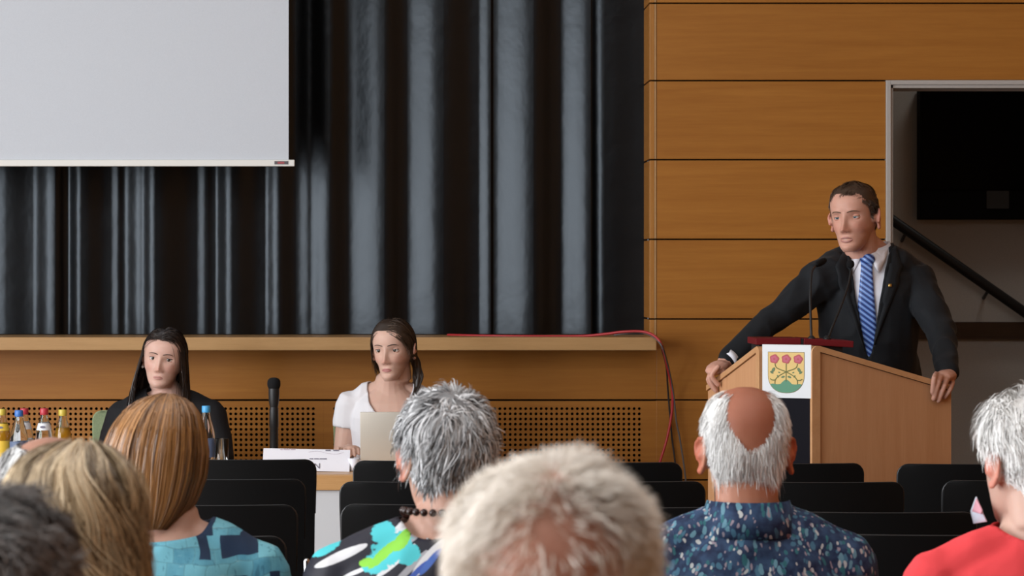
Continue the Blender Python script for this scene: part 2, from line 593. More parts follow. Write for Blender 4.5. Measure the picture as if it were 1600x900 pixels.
# black wall screen in the stair room
root = empty('wall_screen', P(1530, 343, BY - .06))
tag(root, 'large black flat screen high on the grey wall beyond the doorway', 'screen')
q = lambda px, py: (XX(px, BY - .1) - root.location.x, ZZ(py, BY - .1) - root.location.z)
(xa, zt), (xb, zb) = q(1438, 139), q(1640, 343)
boxo('body', xa, xb, -.03, .055, zb, zt, mat('screen_casing', (.003, .003, .003), .6, .1), root, .004)
(x1, z1), (x2, z2) = q(1441, 142), q(1637, 296)
boxo('glass', x1, x2, -.033, -.031, z2, z1, M_SCREENBLACK, root)
(x1, z1), (x2, z2) = q(1542, 298), q(1577, 326)
boxo('sticker', x1, x2, -.0335, -.031, z2, z1, mat('dim_sticker', (0.035, 0.036, 0.036), .6), root)
# handrail
root = empty('stair_handrail', P(1500, 412, BY - .15))
tag(root, 'black sloping stair handrail on the grey wall beyond the doorway', 'handrail')
bm = bmesh.new()
a, b = P(1330, 299, BY - .12), P(1760, 599, BY - .12)
tube(bm, [a - root.location, b - root.location], .024, 10, (0.8, 1.0))
obj('rail', bm, M_BLACK, root, auto=60)
for u in (.2, .5, .8):
    bm = bmesh.new(); c = a.lerp(b, u) - root.location
    tube(bm, [c + Vector((0, 0, -.01)), c + Vector((0, .12, -.05))], .008, 8)
    obj('bracket', bm, M_BLACK, root, auto=60)

# ------------------------------------------------------------------ black stacking chairs


def make_black_chair(m_main, m_edge, m_leg, ztop=0.884, w=0.43, m_trim=None):
    root = empty('stacking_chair', (0, 0, 0))

    def shell(z0, z1, w0, w1, y0, y1, th, bow, nz=8, nx=10, rc=0.03):
        """padded back: curved in plan, round upper corners"""
        bm = bmesh.new()
        def pt(i, j, side):
            u, v = i / nx * 2 - 1, j / nz
            hw = (w0 + (w1 - w0) * v) / 2
            z = z0 + (z1 - z0) * v
            x = u * hw
            e = max(0, (z1 - z))
            if e < rc:                                     # rounded corner
                lim = hw - rc + math.sqrt(max(0, rc * rc - (rc - e) ** 2))
                x = max(-lim, min(lim, x))
            y = y0 + (y1 - y0) * v + bow * (u * u)
            return (x, y + side, z)
        zs_ = [j for j in range(nz)] + [nz - .35, nz - .12, nz - .03, nz]
        f = [[bm.verts.new(pt(i, j, th / 2)) for i in range(nx + 1)] for j in zs_]
        b = [[bm.verts.new(pt(i, j, -th / 2)) for i in range(nx + 1)] for j in zs_]
        n = len(zs_)
        for j in range(n - 1):
            for i in range(nx):
                bm.faces.new((f[j][i], f[j][i + 1], f[j + 1][i + 1], f[j + 1][i]))
                bm.faces.new((b[j][i], b[j + 1][i], b[j + 1][i + 1], b[j][i + 1]))
            bm.faces.new((f[j][0], f[j + 1][0], b[j + 1][0], b[j][0]))
            bm.faces.new((f[j][nx], b[j][nx], b[j + 1][nx], f[j + 1][nx]))
        for i in range(nx):
            bm.faces.new((f[0][i], b[0][i], b[0][i + 1], f[0][i + 1]))
            bm.faces.new((f[-1][i], f[-1][i + 1], b[-1][i + 1], b[-1][i]))
        return bm
    s = w / 0.43
    obj('backrest', shell(0.47, ztop, w * .97, w, -0.19, -0.245, 0.024, 0.030), m_main, root, auto=50)
    bm = shell(0.462, ztop + .0025, w * .97 + .006, w + .006, -0.199, -0.254, 0.008, 0.030)
    obj('back_shell', bm, m_edge, root, auto=50)
    rc_ = .03
    def rim(x, z): return (x, -.226 - .0 + .030 * (x / (w / 2)) ** 2 - .055 * (z - .47) / (ztop - .47) + .034, z)
    hw = w / 2 + .002
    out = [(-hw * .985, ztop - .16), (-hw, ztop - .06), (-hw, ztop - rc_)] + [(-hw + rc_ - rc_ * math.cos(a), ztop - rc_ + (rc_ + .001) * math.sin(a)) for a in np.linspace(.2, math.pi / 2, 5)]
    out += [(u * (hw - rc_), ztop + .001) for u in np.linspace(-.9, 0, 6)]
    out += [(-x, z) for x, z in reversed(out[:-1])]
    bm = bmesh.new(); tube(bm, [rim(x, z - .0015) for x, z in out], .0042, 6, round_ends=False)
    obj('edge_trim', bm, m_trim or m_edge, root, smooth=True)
    bm = bmesh.new(); box(bm, -.205 * s, .205 * s, -.17, .24, .43, .475, .018)
    obj('seat', bm, m_main, root, auto=40)
    for sx in (-1, 1):
        bm = bmesh.new()
        tube(bm, [(sx * .20 * s, .21, 0.012), (sx * .195 * s, .19, .43)], .011, 10)
        obj('leg', bm, m_leg, root, auto=60)
        bm = bmesh.new()
        tube(bm, [(sx * .20 * s, -.25, 0.012), (sx * .195 * s, -.20, .43), (sx * .19 * s, -.205, .58)], .011, 10)
        obj('leg', bm, m_leg, root, auto=60)
        bm = bmesh.new()
        tube(bm, [(sx * .197 * s, -.20, .42), (sx * .197 * s, .19, .42)], .009, 8)
        obj('side_rail', bm, m_leg, root, auto=60)
    bm = bmesh.new(); tube(bm, [(-.19 * s, -.225, .25), (.19 * s, -.225, .25)], .008, 8)
    obj('stretcher', bm, m_leg, root, auto=60)
    return root


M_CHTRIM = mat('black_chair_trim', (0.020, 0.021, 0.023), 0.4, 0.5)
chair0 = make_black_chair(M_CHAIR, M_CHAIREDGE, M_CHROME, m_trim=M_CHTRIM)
chair_used = [False]
CH_GROUP = 'empty black chairs in rows before the stage'


def put_chair(px_edge, side, py_top, label, group=CH_GROUP, rz=0.0):
    d = 0.566 * F_PX / (py_top - CY)
    x = XX(px_edge, d) + (0.215 if side == 'L' else -0.215)
    o = chair0 if not chair_used[0] else copy_tree(chair0)
    chair_used[0] = True
    o.location = (x, d + .245, 0); o.rotation_euler = (0, 0, rz)
    tag(o, label, 'chair', group)
    return o


put_chair(491, 'R', 720, 'black chair right below the white name card, in the row nearest the table')
put_chair(554, 'L', 722, 'black chair in front of the silver laptop, row nearest the table')
put_chair(1065, 'R', 724.5, 'black chair below the hanging red cable, row nearest the stage')
put_chair(1350, 'R', 726, 'black chair directly in front of the wooden lectern')
put_chair(1407, 'L', 727, 'black chair covering the lectern\'s lower right corner')
put_chair(474, 'R', 751, 'black chair second from the name card, its top just below the first chair\'s')
put_chair(533, 'L', 755, 'black chair beside the grey-haired woman, its top just under the laptop chair\'s')
put_chair(1101, 'R', 754.5, 'black chair just left of the balding man\'s neck, upper of two visible tops')
put_chair(1413, 'R', 755.5, 'black chair just right of the balding man\'s neck, wide top below the lectern')
put_chair(1478, 'L', 753, 'black chair just left of the white-haired woman\'s neck')
put_chair(461, 'R', 791.5, 'black chair third in the column under the name card')
put_chair(535, 'L', 790.5, 'black chair beside the grey-haired woman\'s nape, lower of two visible tops')
put_chair(1165, 'R', 795, 'black chair just left of the balding man\'s collar, lower of two visible tops')
put_chair(1240, 'L', 803, 'black chair right of the balding man\'s blue collar, light corner at its top left')
put_chair(443, 'R', 841, 'black chair touching the turquoise blouse\'s shoulder, lowest in its column')
put_chair(1315, 'L', 838.5, 'black chair just left of the coral red top, lowest chair on that side')

# ------------------------------------------------------------------ panel table
TD = 9.78
TZ = ZZ(742, TD)
TX0, TX1 = -2.0, XX(765, TD)
root = empty('conference_table', ((TX0 + TX1) / 2, TD + .33, 0))
tag(root, 'long table with wooden edge and pale grey front panel before the two women', 'table')
L0 = root.location
bm = bmesh.new(); box(bm, TX0 - L0.x, TX1 - L0.x, -.31, .33, TZ - .03, TZ, .002)
obj('tabletop', bm, M_TABLE, root)
bm = bmesh.new(); box(bm, TX0 - L0.x, TX1 - L0.x, -.33, -.3105, ZZ(766, TD), TZ - .001, .002)
obj('front_edge', bm, M_TABLE, root)
bm = bmesh.new(); box(bm, TX0 - L0.x + .01, TX1 - L0.x - .01, -.318, -.30, .10, ZZ(766, TD) - .001, .002)
obj('front_panel', bm, M_PANELGREY, root)
for sx in (TX0 - L0.x + .06, TX1 - L0.x - .06):
    for sy in (-.25, .26):
        bm = bmesh.new(); tube(bm, [(sx, sy, .02), (sx, sy, TZ - .03)], .02, 12, round_ends=False)
        obj('leg', bm, M_CHROME, root, auto=50)

# name card: folded tent of white card
d = 9.93
root = empty('name_card', P(478, 741, d)); root.location.z = TZ + .0005
tag(root, 'white folded name card with the letter N on the table edge', 'sign')
cw, chh = .5 * 136 * d / F_PX, ZZ(704.5, d) - TZ
bm = bmesh.new()
pr = [(0.0, 0.0), (0.045, chh), (0.09, 0.0)]
for x0, (a, b) in ((0, (0, 1)), (0, (1, 2))):
    ya, za = pr[a]; yb, zb = pr[b]
    vs = [bm.verts.new(v) for v in ((-cw, ya, za), (cw, ya, za), (cw, yb, zb), (-cw, yb, zb))]
    bm.faces.new(vs)
bmesh.ops.remove_doubles(bm, verts=bm.verts, dist=1e-5)
bmesh.ops.rotate(bm, verts=bm.verts, cent=(0, 0, 0), matrix=Matrix.Rotation(R(1.2), 3, 'Y'))
card = obj('card', bm, M_PAPER, root)
card.data.materials[0] = M_PAPER
card.location.z = .003
md = card.modifiers.new('thickness', 'SOLIDIFY'); md.thickness = .0012
sl = math.atan2(.045, chh)


def on_card(px, py):
    x = (px - 478) * d / F_PX
    z = (741 - py) * d / F_PX
    return x, z


def card_bar(name, px0, px1, py0, py1, m):
    bm = bmesh.new()
    x0, z0 = on_card(px0, py1); x1, z1 = on_card(px1, py0)
    vs = [bm.verts.new((x, z * math.tan(sl) - .0012, z + .003)) for x, z in ((x0, z0), (x1, z0), (x1, z1), (x0, z1))]
    bm.faces.new(vs)
    return obj(name, bm, m, root)


for a, b in ((422, 431), (432.5, 441), (442, 452), (453, 461)): card_bar('small_print', a, b, 708.4, 709.7, M_INKP)
for a, b in ((483, 489), (490.5, 498), (499, 510)): card_bar('small_print', a, b, 722.2, 723.6, M_INK)
for a, b in ((508, 516), (520, 529)): card_bar('small_print', a, b, 709.4, 711.2, M_INK)
bm = bmesh.new()
sw = spline([(480, 713), (497, 711.5), (515, 714.5), (530, 714.8), (536, 712.6)], 6) if False else None
pts = [Vector((on_card(px, py)[0], on_card(px, py)[1] * math.tan(sl) - .0014, on_card(px, py)[1] + .003)) for px, py in ((481, 712.6), (497, 711.6), (512, 714.8), (526, 715.6), (537, 713))]
tube(bm, spline(pts, 6), [.0004] * 25, 6, round_ends=False)
obj('swoosh', bm, M_INKP, root)
fc_ = bpy.data.curves.new('lettering', 'FONT'); fc_.body = 'N'; fc_.size = .030; fc_.extrude = .0002
tmp_ = bpy.data.objects.new('tmp_text', fc_); COL.objects.link(tmp_)
me_ = bpy.data.meshes.new_from_object(tmp_.evaluated_get(bpy.context.evaluated_depsgraph_get()))
bpy.data.objects.remove(tmp_); me_.materials.clear()
lt = new_obj('lettering', me_, M_INK, root)
x, z = on_card(490, 737.5); lt.location = (x, z * math.tan(sl) - .0012, z + .003); lt.rotation_euler = (R(90) - sl, 0, 0)

# table microphone on a stand
d = 10.14
root = empty('table_microphone', P(428, 741, d)); root.location.z = TZ
tag(root, 'black microphone standing upright on the table beside the name card', 'microphone')
s = d / F_PX
hz = lambda py: ZZ(py, d) - TZ
bm = bmesh.new(); lathe(bm, [(.065, .0), (.066, .008), (.03, .018), (.012, .022)], 24); obj('base', bm, M_BLACK, root, auto=40)
bm = bmesh.new(); lathe(bm, [(.0155, .018), (.0150, hz(668)), (.0165, hz(667)), (.0160, hz(640)), (.013, hz(634))], 16); obj('stem', bm, M_BLACK, root, auto=40)
bm = bmesh.new(); lathe(bm, [(.012, hz(639)), (.016, hz(633)), (.0185, hz(625)), (.0195, hz(612)), (.019, hz(607))], 18); obj('body', bm, M_BLACK, root, auto=40)
bm = bmesh.new(); lathe(bm, [(.018, hz(608)), (.0225, hz(604)), (.0238, hz(600)), (.0225, hz(595)), (.017, hz(591.5)), (.008, hz(590))], 18); obj('grille', bm, M_RUBBER, root, auto=60)


# bottles and glasses
def make_bottle(px, py_top, d, cap_col, content, label, neck_band=None, body_label=None):
    """glass bottle standing on the table, cap top at py_top"""
    root = empty('drinks_bottle', (XX(px, d), d, TZ))
    tag(root, label, 'bottle', 'glass bottles on the table')
    H = ZZ(py_top, d) - TZ
    k = H / 0.215
    prof = [(.0285, .001), (.031, .006), (.0315, .10), (.031, .118), (.027, .140), (.0195, .165), (.0145, .183), (.0130, .192), (.0130, .203)]
    bm = bmesh.new(); lathe(bm, [(r, z * k) for r, z in prof], 24)
    obj('bottle_glass', bm, M_GLASS, root, smooth=True)
    lvl = .150 if content else .10
    inner = [(r - .0022, z * k) for r, z in [(.0285, .004)] + prof[1:] if z < lvl]
    inner.append((inner[-1][0] * .9, lvl * k))
    bm = bmesh.new(); lathe(bm, inner, 24)
    obj('drink', bm, content or M_WATER, root, smooth=True)
    bm = bmesh.new(); lathe(bm, [(.0142, .193 * k), (.0150, .196 * k), (.0150, .2125 * k), (.0135, .215 * k)], 20)
    obj('cap', bm, cap_col, root, auto=40)
    if neck_band:
        bm = bmesh.new(); lathe(bm, [(.0208, .164 * k), (.0275, .140 * k)], 24, close=False)
        nb = obj('neck_label', bm, neck_band, root, smooth=True)
        bm = bmesh.new()
        bmesh.ops.create_circle(bm, cap_ends=True, radius=.0085, segments=20)
        bmesh.ops.scale(bm, vec=(1.1, .5, 1), verts=bm.verts)
        bmesh.ops.rotate(bm, cent=(0, 0, 0), matrix=Matrix.Rotation(R(70), 3, 'X'), verts=bm.verts)
        bmesh.ops.translate(bm, vec=(-.002, -.0262, .1515 * k), verts=bm.verts)
        obj('emblem', bm, M_INK, nb)
    if body_label:
        bm = bmesh.new(); lathe(bm, [(.0322, .045 * k), (.0322, .105 * k)], 24, close=False)
        bl = obj('body_label', bm, body_label, root, smooth=True)
    return root


CAP_Y = mat('yellow_cap', (0.55, 0.43, 0.06), .4); CAP_B = mat('blue_cap', (0.04, 0.16, 0.50), .4)
CAP_LB = mat('light_blue_cap', (0.06, 0.34, 0.66), .4); CAP_R = mat('red_cap', (0.45, 0.03, 0.05), .4)
LAB_W = mat('silver_label', (0.62, 0.64, 0.68), .4); LAB_Y = mat('yellow_label', (0.70, 0.48, 0.05), .5); LAB_BL = mat('blue_label', (0.10, 0.14, 0.24), .5)
make_bottle(3, 639, 10.0, CAP_Y, M_LEMONADE, 'bottle of yellow soft drink at the far left end of the table', LAB_Y, LAB_Y)
make_bottle(29.5, 641, 9.98, CAP_B, None, 'clear bottle with dark blue cap in the table\'s bottle group', None, LAB_BL)
make_bottle(38, 638, 10.14, CAP_R, None, 'red capped bottle half hidden behind the blue capped one', LAB_W, LAB_W)
make_bottle(69, 638, 10.0, CAP_R, None, 'red capped bottle with silver neck label standing in the clear', LAB_W, LAB_W)
make_bottle(98, 640, 10.02, CAP_Y, M_LEMONADE, 'bottle of orange soft drink, yellow cap, rightmost of the bottle group', None, LAB_Y)
make_bottle(322, 634, 10.0, CAP_LB, None, 'clear water bottle with light blue cap before the dark-haired woman', None, LAB_BL)


def make_tumbler(px0, px1, py_top, d, label):
    r = (px1 - px0) / 2 * d / F_PX
    root = empty('drinking_glass', (XX((px0 + px1) / 2, d), d, TZ))
    tag(root, label, 'glass')
    h = ZZ(py_top, d) - TZ
    bm = bmesh.new(); lathe(bm, [(r * .9, .001), (r * .93, .003), (r, h), (r - .0018, h), (r * .93 - .002, .012), (.001, .011)], 28)
    obj('tumbler', bm, M_GLASS, root, smooth=True)
    return root


make_tumbler(335, 357.5, 685.5, 9.95, 'empty clear tumbler beside the light blue capped bottle')
# small white cup by the name card
root = empty('white_cup', (XX(552.5, 9.96), 9.96, TZ)); tag(root, 'small white cup between name card and laptop', 'cup')
bm = bmesh.new(); lathe(bm, [(.012, 0), (.015, .004), (.0195, .045), (.0185, .045), (.0135, .006), (.001, .005)], 24); obj('bowl', bm, M_PAPER, root, smooth=True)
bm = bmesh.new(); tube(bm, spline([(.018, 0, .036), (.029, 0, .034), (.029, 0, .018), (.0155, 0, .012)], 5), .0022, 8); obj('handle', bm, M_PAPER, root, smooth=True)

# laptop
d = 9.97
root = empty('laptop', (XX(637, d), d, TZ)); tag(root, 'open silver laptop, its lid back turned to the hall', 'laptop')
lw = .5 * 148 * d / F_PX
lh = (ZZ(648, d) - TZ)
bm = bmesh.new(); box(bm, -lw, lw, 0.0, .22, .0, .014, .004); obj('base', bm, M_SILVER, root, auto=40)
bm = bmesh.new(); box(bm, -lw, lw, -.005, .003, 0, lh * 1.03, .003)
bmesh.ops.rotate(bm, verts=bm.verts, cent=(0, 0, 0), matrix=Matrix.Rotation(R(14), 3, 'X')); bmesh.ops.translate(bm, verts=bm.verts, vec=(0, .0, .012))
obj('lid', bm, M_SILVER, root, auto=40)
bm = bmesh.new(); box(bm, -lw + .01, lw - .01, .0036, .0044, .01, lh * 1.0, 0)
bmesh.ops.rotate(bm, verts=bm.verts, cent=(0, 0, 0), matrix=Matrix.Rotation(R(14), 3, 'X')); bmesh.ops.translate(bm, verts=bm.verts, vec=(0, .0, .012))
obj('display', bm, M_SCREENBLACK, root)
bm = bmesh.new(); box(bm, -lw + .02, lw - .02, .03, .12, .0141, .0155, 0); obj('keyboard', bm, M_BLACK, root)

# sage green chairs of the two women
gch = make_black_chair(M_GREEN, M_GREEN, M_CHROME, 0.92, 0.44)
gch.name = 'upholstered_chair'
tag(gch, 'sage green chair behind the dark-haired woman in the black blazer', 'chair', 'sage green chairs at the table')
DW = 10.66
gch.location = (XX(148, 10.98) + .22, DW + .08, 0); gch.rotation_euler = (0, 0, R(180))
g2 = copy_tree(gch); g2.location = (XX(521.5, 10.98) + .225, DW + .08, 0)
tag(g2, 'sage green chair behind the woman in the white T-shirt', 'chair', 'sage green chairs at the table')

# ------------------------------------------------------------------ lectern
RI, RO = P(1268, 0, 9.15), P(1487, 0, 9.35)
LI, LO = P(1188, 0, 9.223), P(1105, 0, 9.70)
Z_IN, Z_OUT = ZZ(537, 9.15), ZZ(602, 9.35)
lec = empty('lectern', ((RI.x + LI.x) / 2 + .1, 9.45, 0))
tag(lec, 'beech lectern with splayed side panels and a coat of arms plate', 'lectern')
LL = lec.location.copy()


def side_frame(a, b):
    """matrix whose x runs from a to b, y away from the hall"""
    x = Vector((b.x - a.x, b.y - a.y, 0)); L = x.length; x.normalize()
    z = Vector((0, 0, 1)); y = z.cross(x)
    if y.y < 0: y = -y
    return Matrix(((x.x, y.x, 0, a.x - LL.x), (x.y, y.y, 0, a.y - LL.y), (0, 0, 1, 0), (0, 0, 0, 1))), L


def lectern_side(a, b, zi, zo):
    M, L = side_frame(a, b)
    zt = lambda u: zi + (zo - zi) * (u / L)
    e, t = .032, .020
    bm = bmesh.new()
    prism(bm, [(e, .02), (L, .02), (L, zt(L) - t), (e, zt(e) - t)], .003, .028)
    bmesh.ops.transform(bm, matrix=M, verts=bm.verts)
    obj('side_panel', bm, M_BEECH, lec)
    bm = bmesh.new()                                       # edging: upright and sloping rail, rounded where they meet
    r = .028
    arc = [(r - r * math.cos(k * math.pi / 12), zt(0) - r + r * math.sin(k * math.pi / 12) + (zt(r) - zt(0)) * k / 6) for k in range(0, 7)]
    g = .0022
    poly = [(0, 0), (0, zt(0) - r)] + arc[1:] + [(L, zt(L)), (L, zt(L) - t + g), (e - g, zt(e) - t + g), (e - g, 0)]
    prism(bm, poly, -.004, .032)
    bmesh.ops.transform(bm, matrix=M, verts=bm.verts)
    bmesh.ops.triangulate(bm, faces=[f for f in bm.faces if len(f.verts) > 4])
    obj('edging', bm, M_BEECH_E, lec)
    return M, L


MR, LR_ = lectern_side(RI, RO, Z_IN, Z_OUT)
ML, LL_ = lectern_side(LI, LO, Z_IN - .003, ZZ(602, 9.7))
# reading desk, rear and front boards
nb = Vector((math.sin(R(26.5)), math.cos(R(26.5)), 0))
bm = bmesh.new()
def desk_pt(p, back, dz=0.0):
    q_ = Vector((p.x, p.y, 0)) + nb * back
    t = (q_ - Vector((RI.x, RI.y, 0))).dot(nb)
    return (q_.x - LL.x, q_.y - LL.y, Z_IN - .007 - .364 * t + dz)
ring = [RI.copy() + Vector((.022, .01, 0)), RO + Vector((-.03, .03, 0)), LO + Vector((.03, -.01, 0)), LI + Vector((.012, .02, 0))]
top = [bm.verts.new(desk_pt(p, .02)) for p in ring]; bot = [bm.verts.new(desk_pt(p, .02, -.02)) for p in ring]
bm.faces.new(top); bm.faces.new(list(reversed(bot)))
for i in range(4): bm.faces.new((top[i], bot[i], bot[(i + 1) % 4], top[(i + 1) % 4]))
obj('reading_desk', bm, M_BEECH, lec)
zp_ = lambda py: ZZ(py, 9.19)
MP, PL = side_frame(P(1190.5, 0, 9.225), P(1268, 0, 9.152))
bm = bmesh.new(); box(bm, -.003, PL + .001, .004, .02, 0.02, zp_(622) - .001); box(bm, -.004, PL + .004, .05, .065, 0.02, Z_IN - .03); bmesh.ops.transform(bm, matrix=MP, verts=bm.verts)
M_NAVY = mat('black_board', (0.004, 0.0035, 0.007), .7, .12)
obj('front_board', bm, M_NAVY, lec)
# crest plate
pu = PL / 77.0; pv = 9.19 / F_PX
zp = lambda py: ZZ(py, 9.19)
bm = bmesh.new(); box(bm, .001, PL - .001, 0.0, .006, zp(622), zp(538.5), .0008); bmesh.ops.transform(bm, matrix=MP, verts=bm.verts)
plate = obj('crest_plate', bm, mat('white_plate', (0.66, 0.68, 0.70), .45), lec)
plate['label'] = 'white plate with a shield of three roses'
bm = bmesh.new(); box(bm, .0, PL, .012, .045, zp(622) - .012, zp(622) - .002); bmesh.ops.transform(bm, matrix=MP, verts=bm.verts)
obj('plate_rail', bm, M_NAVY, lec)
def uv(px, py): return ((px - 1191) * pu, zp(py))
C_GOLD = mat('crest_gold', (0.66, 0.45, 0.14), .5); C_RED = mat('crest_red', (0.40, 0.045, 0.055), .5); C_PINK = mat('crest_pink', (0.46, 0.07, 0.13), .5)
C_GREEN = mat('crest_green', (0.055, 0.22, 0.12), .5); C_STEM = mat('crest_stem', (0.13, 0.13, 0.02), .5); C_LINE = mat('crest_outline', (0.17, 0.14, 0.06), .5)
C_LEAF = mat('crest_leaf', (0.09, 0.15, 0.05), .5)
def shield(inset):
    a, b, tp = 1200.3 + inset, 1257.3 - inset, 549.8 + inset
    cx = (a + b) / 2; hw = (b - a) / 2
    pts = [(a, tp), (b, tp)]
    for k in range(0, 19):
        an = math.pi * k / 18
        pts.append((cx + hw * math.copysign(abs(math.cos(an)) ** .85, math.cos(an)), 586 + (28.5 - inset) * math.sin(an) ** .95))
    return pts
def flat(name, poly, y0, y1, m):
    bm = bmesh.new(); prism(bm, [uv(*p) for p in poly], y0, y1)
    bmesh.ops.transform(bm, matrix=MP, verts=bm.verts)
    bmesh.ops.triangulate(bm, faces=[f for f in bm.faces if len(f.verts) > 4])
    return obj(name, bm, m, plate)
flat('shield_outline', shield(0), -.0006, .001, C_LINE)
flat('shield', shield(.8), -.0010, .001, C_GOLD)
def clip_hill():
    pts = []
    for k in range(25):                                    # three-topped hill
        x = 1208.5 + 41 * k / 24
        y = 599.5 - max(0, 5.5 * (1 - ((x - 1229) / 7.5) ** 2)) - 1.5 * math.cos((x - 1229) / 20.5 * math.pi * 1.5) * .6
        if abs(x - 1229) < 7.5: y = min(y, 595.0 + .16 * (x - 1229) ** 2 * .35)
        pts.append((x, y))
    low = [(x, y) for x, y in shield(.9)[2:] if y > 599]
    return pts + low
flat('hill', clip_hill(), -.0014, .0005, C_GREEN)
def stem_piece(pts, w=.75, m=None):
    bm = bmesh.new()
    q3 = [Vector((uv(*p)[0], -.0016, uv(*p)[1])) for p in pts]
    tube(bm, spline(q3, 6), w * pv, 6, (1, .35), up=Vector((0, 1, 0)), round_ends=False)
    bmesh.ops.transform(bm, matrix=MP, verts=bm.verts)
    return obj('stem', bm, m or C_STEM, plate)
stem_piece([(1229, 568), (1229, 580), (1228.8, 596)])
for sgn in (-1, 1):
    X_ = lambda dx: 1229 + sgn * dx
    stem_piece([(X_(17.5), 568), (X_(14.5), 575), (X_(0), 581), (X_(-12), 588), (X_(-17), 594), (X_(-17.5), 600)])
    stem_piece([(X_(16.5), 594), (X_(21.5), 594), (X_(25), 592)], .8)
    for (lx, ly, ang, ln) in ((20, 578, 60, 8.5), (22.5, 582, -35, 6), (5, 589, 20, 6), (11, 582, 160, 3.6), (13, 588, -60, 4.5)):
        pts = []
        for k in range(12):
            t = k / 12 * 2 * math.pi
            a, b = math.cos(t) * ln * .5, math.sin(t) * ln * .27
            an = R(ang)
            pts.append((X_(lx + a * math.cos(an) - b * math.sin(an)), ly + a * math.sin(an) + b * math.cos(an)))
        flat('leaf', pts, -.0017, -.0008, C_LEAF)
for cx_ in (1210.6, 1229, 1247.5):
    out, inn, core = [], [], []
    for k in range(40):
        t = 2 * math.pi * k / 40
        rr = 7.0 + .55 * math.cos(5 * t + .5)
        out.append((cx_ + rr * math.cos(t), 561 + rr * math.sin(t)))
        rr = 4.9 + .5 * math.cos(5 * t + .5)
        inn.append((cx_ + rr * math.cos(t), 561 + rr * math.sin(t)))
        core.append((cx_ + 1.7 * math.cos(t), 561 + 1.7 * math.sin(t)))
    flat('rose', out, -.0020, -.0008, C_RED)
    flat('rose', inn, -.0024, -.0018, C_PINK)
    flat('rose', core, -.0027, -.0022, C_RED)

# red folder lying open on the reading desk
boxo('book_rest', 1.13 - LL.x, 1.40 - LL.x, 9.31 - LL.y, 9.52 - LL.y, Z_IN - .11, 1.2145, M_BLACK, lec)
fo = empty('document_folder', (1.266, 9.285, 1.215))
tag(fo, 'dark red folder lying open on top of the lectern', 'folder')
for s0, s1, an in ((-.150, -.004, 0), (.004, .165, 3.2)):
    bm = bmesh.new(); box(bm, s0, s1, .0, .23, .0005, .0215, .002, M=Matrix.Rotation(R(an), 4, 'Y')); obj('cover', bm, M_REDFOLDER, fo)
boxo('spine', -.0038, .0038, .001, .23, .0005, .020, M_BLACK, fo)

# gooseneck microphones
def gooseneck(pts, head0, head1, hr, label):
    pts = [P(*p) for p in pts]
    root = empty('gooseneck_microphone', pts[0])
    tag(root, label, 'microphone')
    bm = bmesh.new(); lathe(bm, [(.013, -.03), (.013, .012), (.006, .02)], 14); obj('socket', bm, M_BLACK, root, auto=40)
    bm = bmesh.new(); tube(bm, [p - pts[0] for p in spline(pts, 6)], .0042, 8); obj('gooseneck', bm, M_BLACK, root, smooth=True)
    a, b = P(*head0) - pts[0], P(*head1) - pts[0]
    bm = bmesh.new(); tube(bm, [a, a.lerp(b, .35), a.lerp(b, .7), b], [hr * .75, hr, hr, hr * .8], 14); obj('windscreen', bm, M_RUBBER, root, smooth=True)
    return root
gooseneck([(1268, 534, 9.30), (1267, 505, 9.32), (1266, 465, 9.36), (1268, 428, 9.42), (1274, 416, 9.47)], (1276, 413.5, 9.48), (1288, 407, 9.53), .0115,
          'gooseneck microphone bending sideways by the speaker\'s shoulder')
gooseneck([(1292, 534, 9.33), (1300, 512, 9.37), (1314, 478, 9.44), (1325, 446, 9.51), (1329.5, 424, 9.55)], (1329, 415, 9.56), (1328.5, 410.5, 9.58), .0135,
          'gooseneck microphone with round foam head in front of the tie')

# cables over the stage edge
yl = WY - .10
def cable(name, pts, r, m, label):
    p0 = P(*pts[0]); o = None
    bm = bmesh.new(); tube(bm, [P(*p) - p0 for p in spline([Vector(p) for p in pts], 8)], r, 8)
    o = obj(name, bm, m, None, p0, smooth=True)
    return tag(o, label, 'cable', 'cables hanging beside the stage')
cable('red_cable', [(700, 523.3, 11.50), (735, 524.2, 11.42), (800, 525.2, 11.33), (900, 525.2, 11.30), (940, 522.5, 11.26), (975, 518.3, 11.22), (1005, 518.3, 11.20), (1024, 526, 11.17), (1035, 542, 11.16), (1042, 570, 11.26), (1048.5, 600, 11.33),
              (1051, 620, 11.35), (1049, 650, 11.36), (1041, 690, 11.36), (1030, 726, 11.35), (1020, 770, 11.34), (1014, 870, 11.30)], .0052, M_REDCABLE, 'red cable running along the stage edge and down the wall')
cable('grey_cable', [(960, 523.5, 11.24), (990, 519.5, 11.22), (1010, 521.5, 11.20), (1026, 530.5, 11.165), (1036, 545, 11.15), (1043, 568, 11.25), (1049, 596, 11.32), (1053, 622, 11.35), (1057, 660, 11.365), (1063, 690, 11.37), (1072, 755, 11.37), (1080, 860, 11.36)],
      .0036, M_GREYCABLE, 'thin grey cable hanging below the stage corner, rightmost strand')
cable('black_cable', [(1034, 545, 11.19), (1041, 572, 11.30), (1043, 600, 11.36), (1046, 640, 11.385), (1050, 685, 11.388), (1055, 725, 11.385), (1060, 800, 11.38)], .0036, M_BLACKCABLE, 'thin black cable hanging between the red and the grey one')

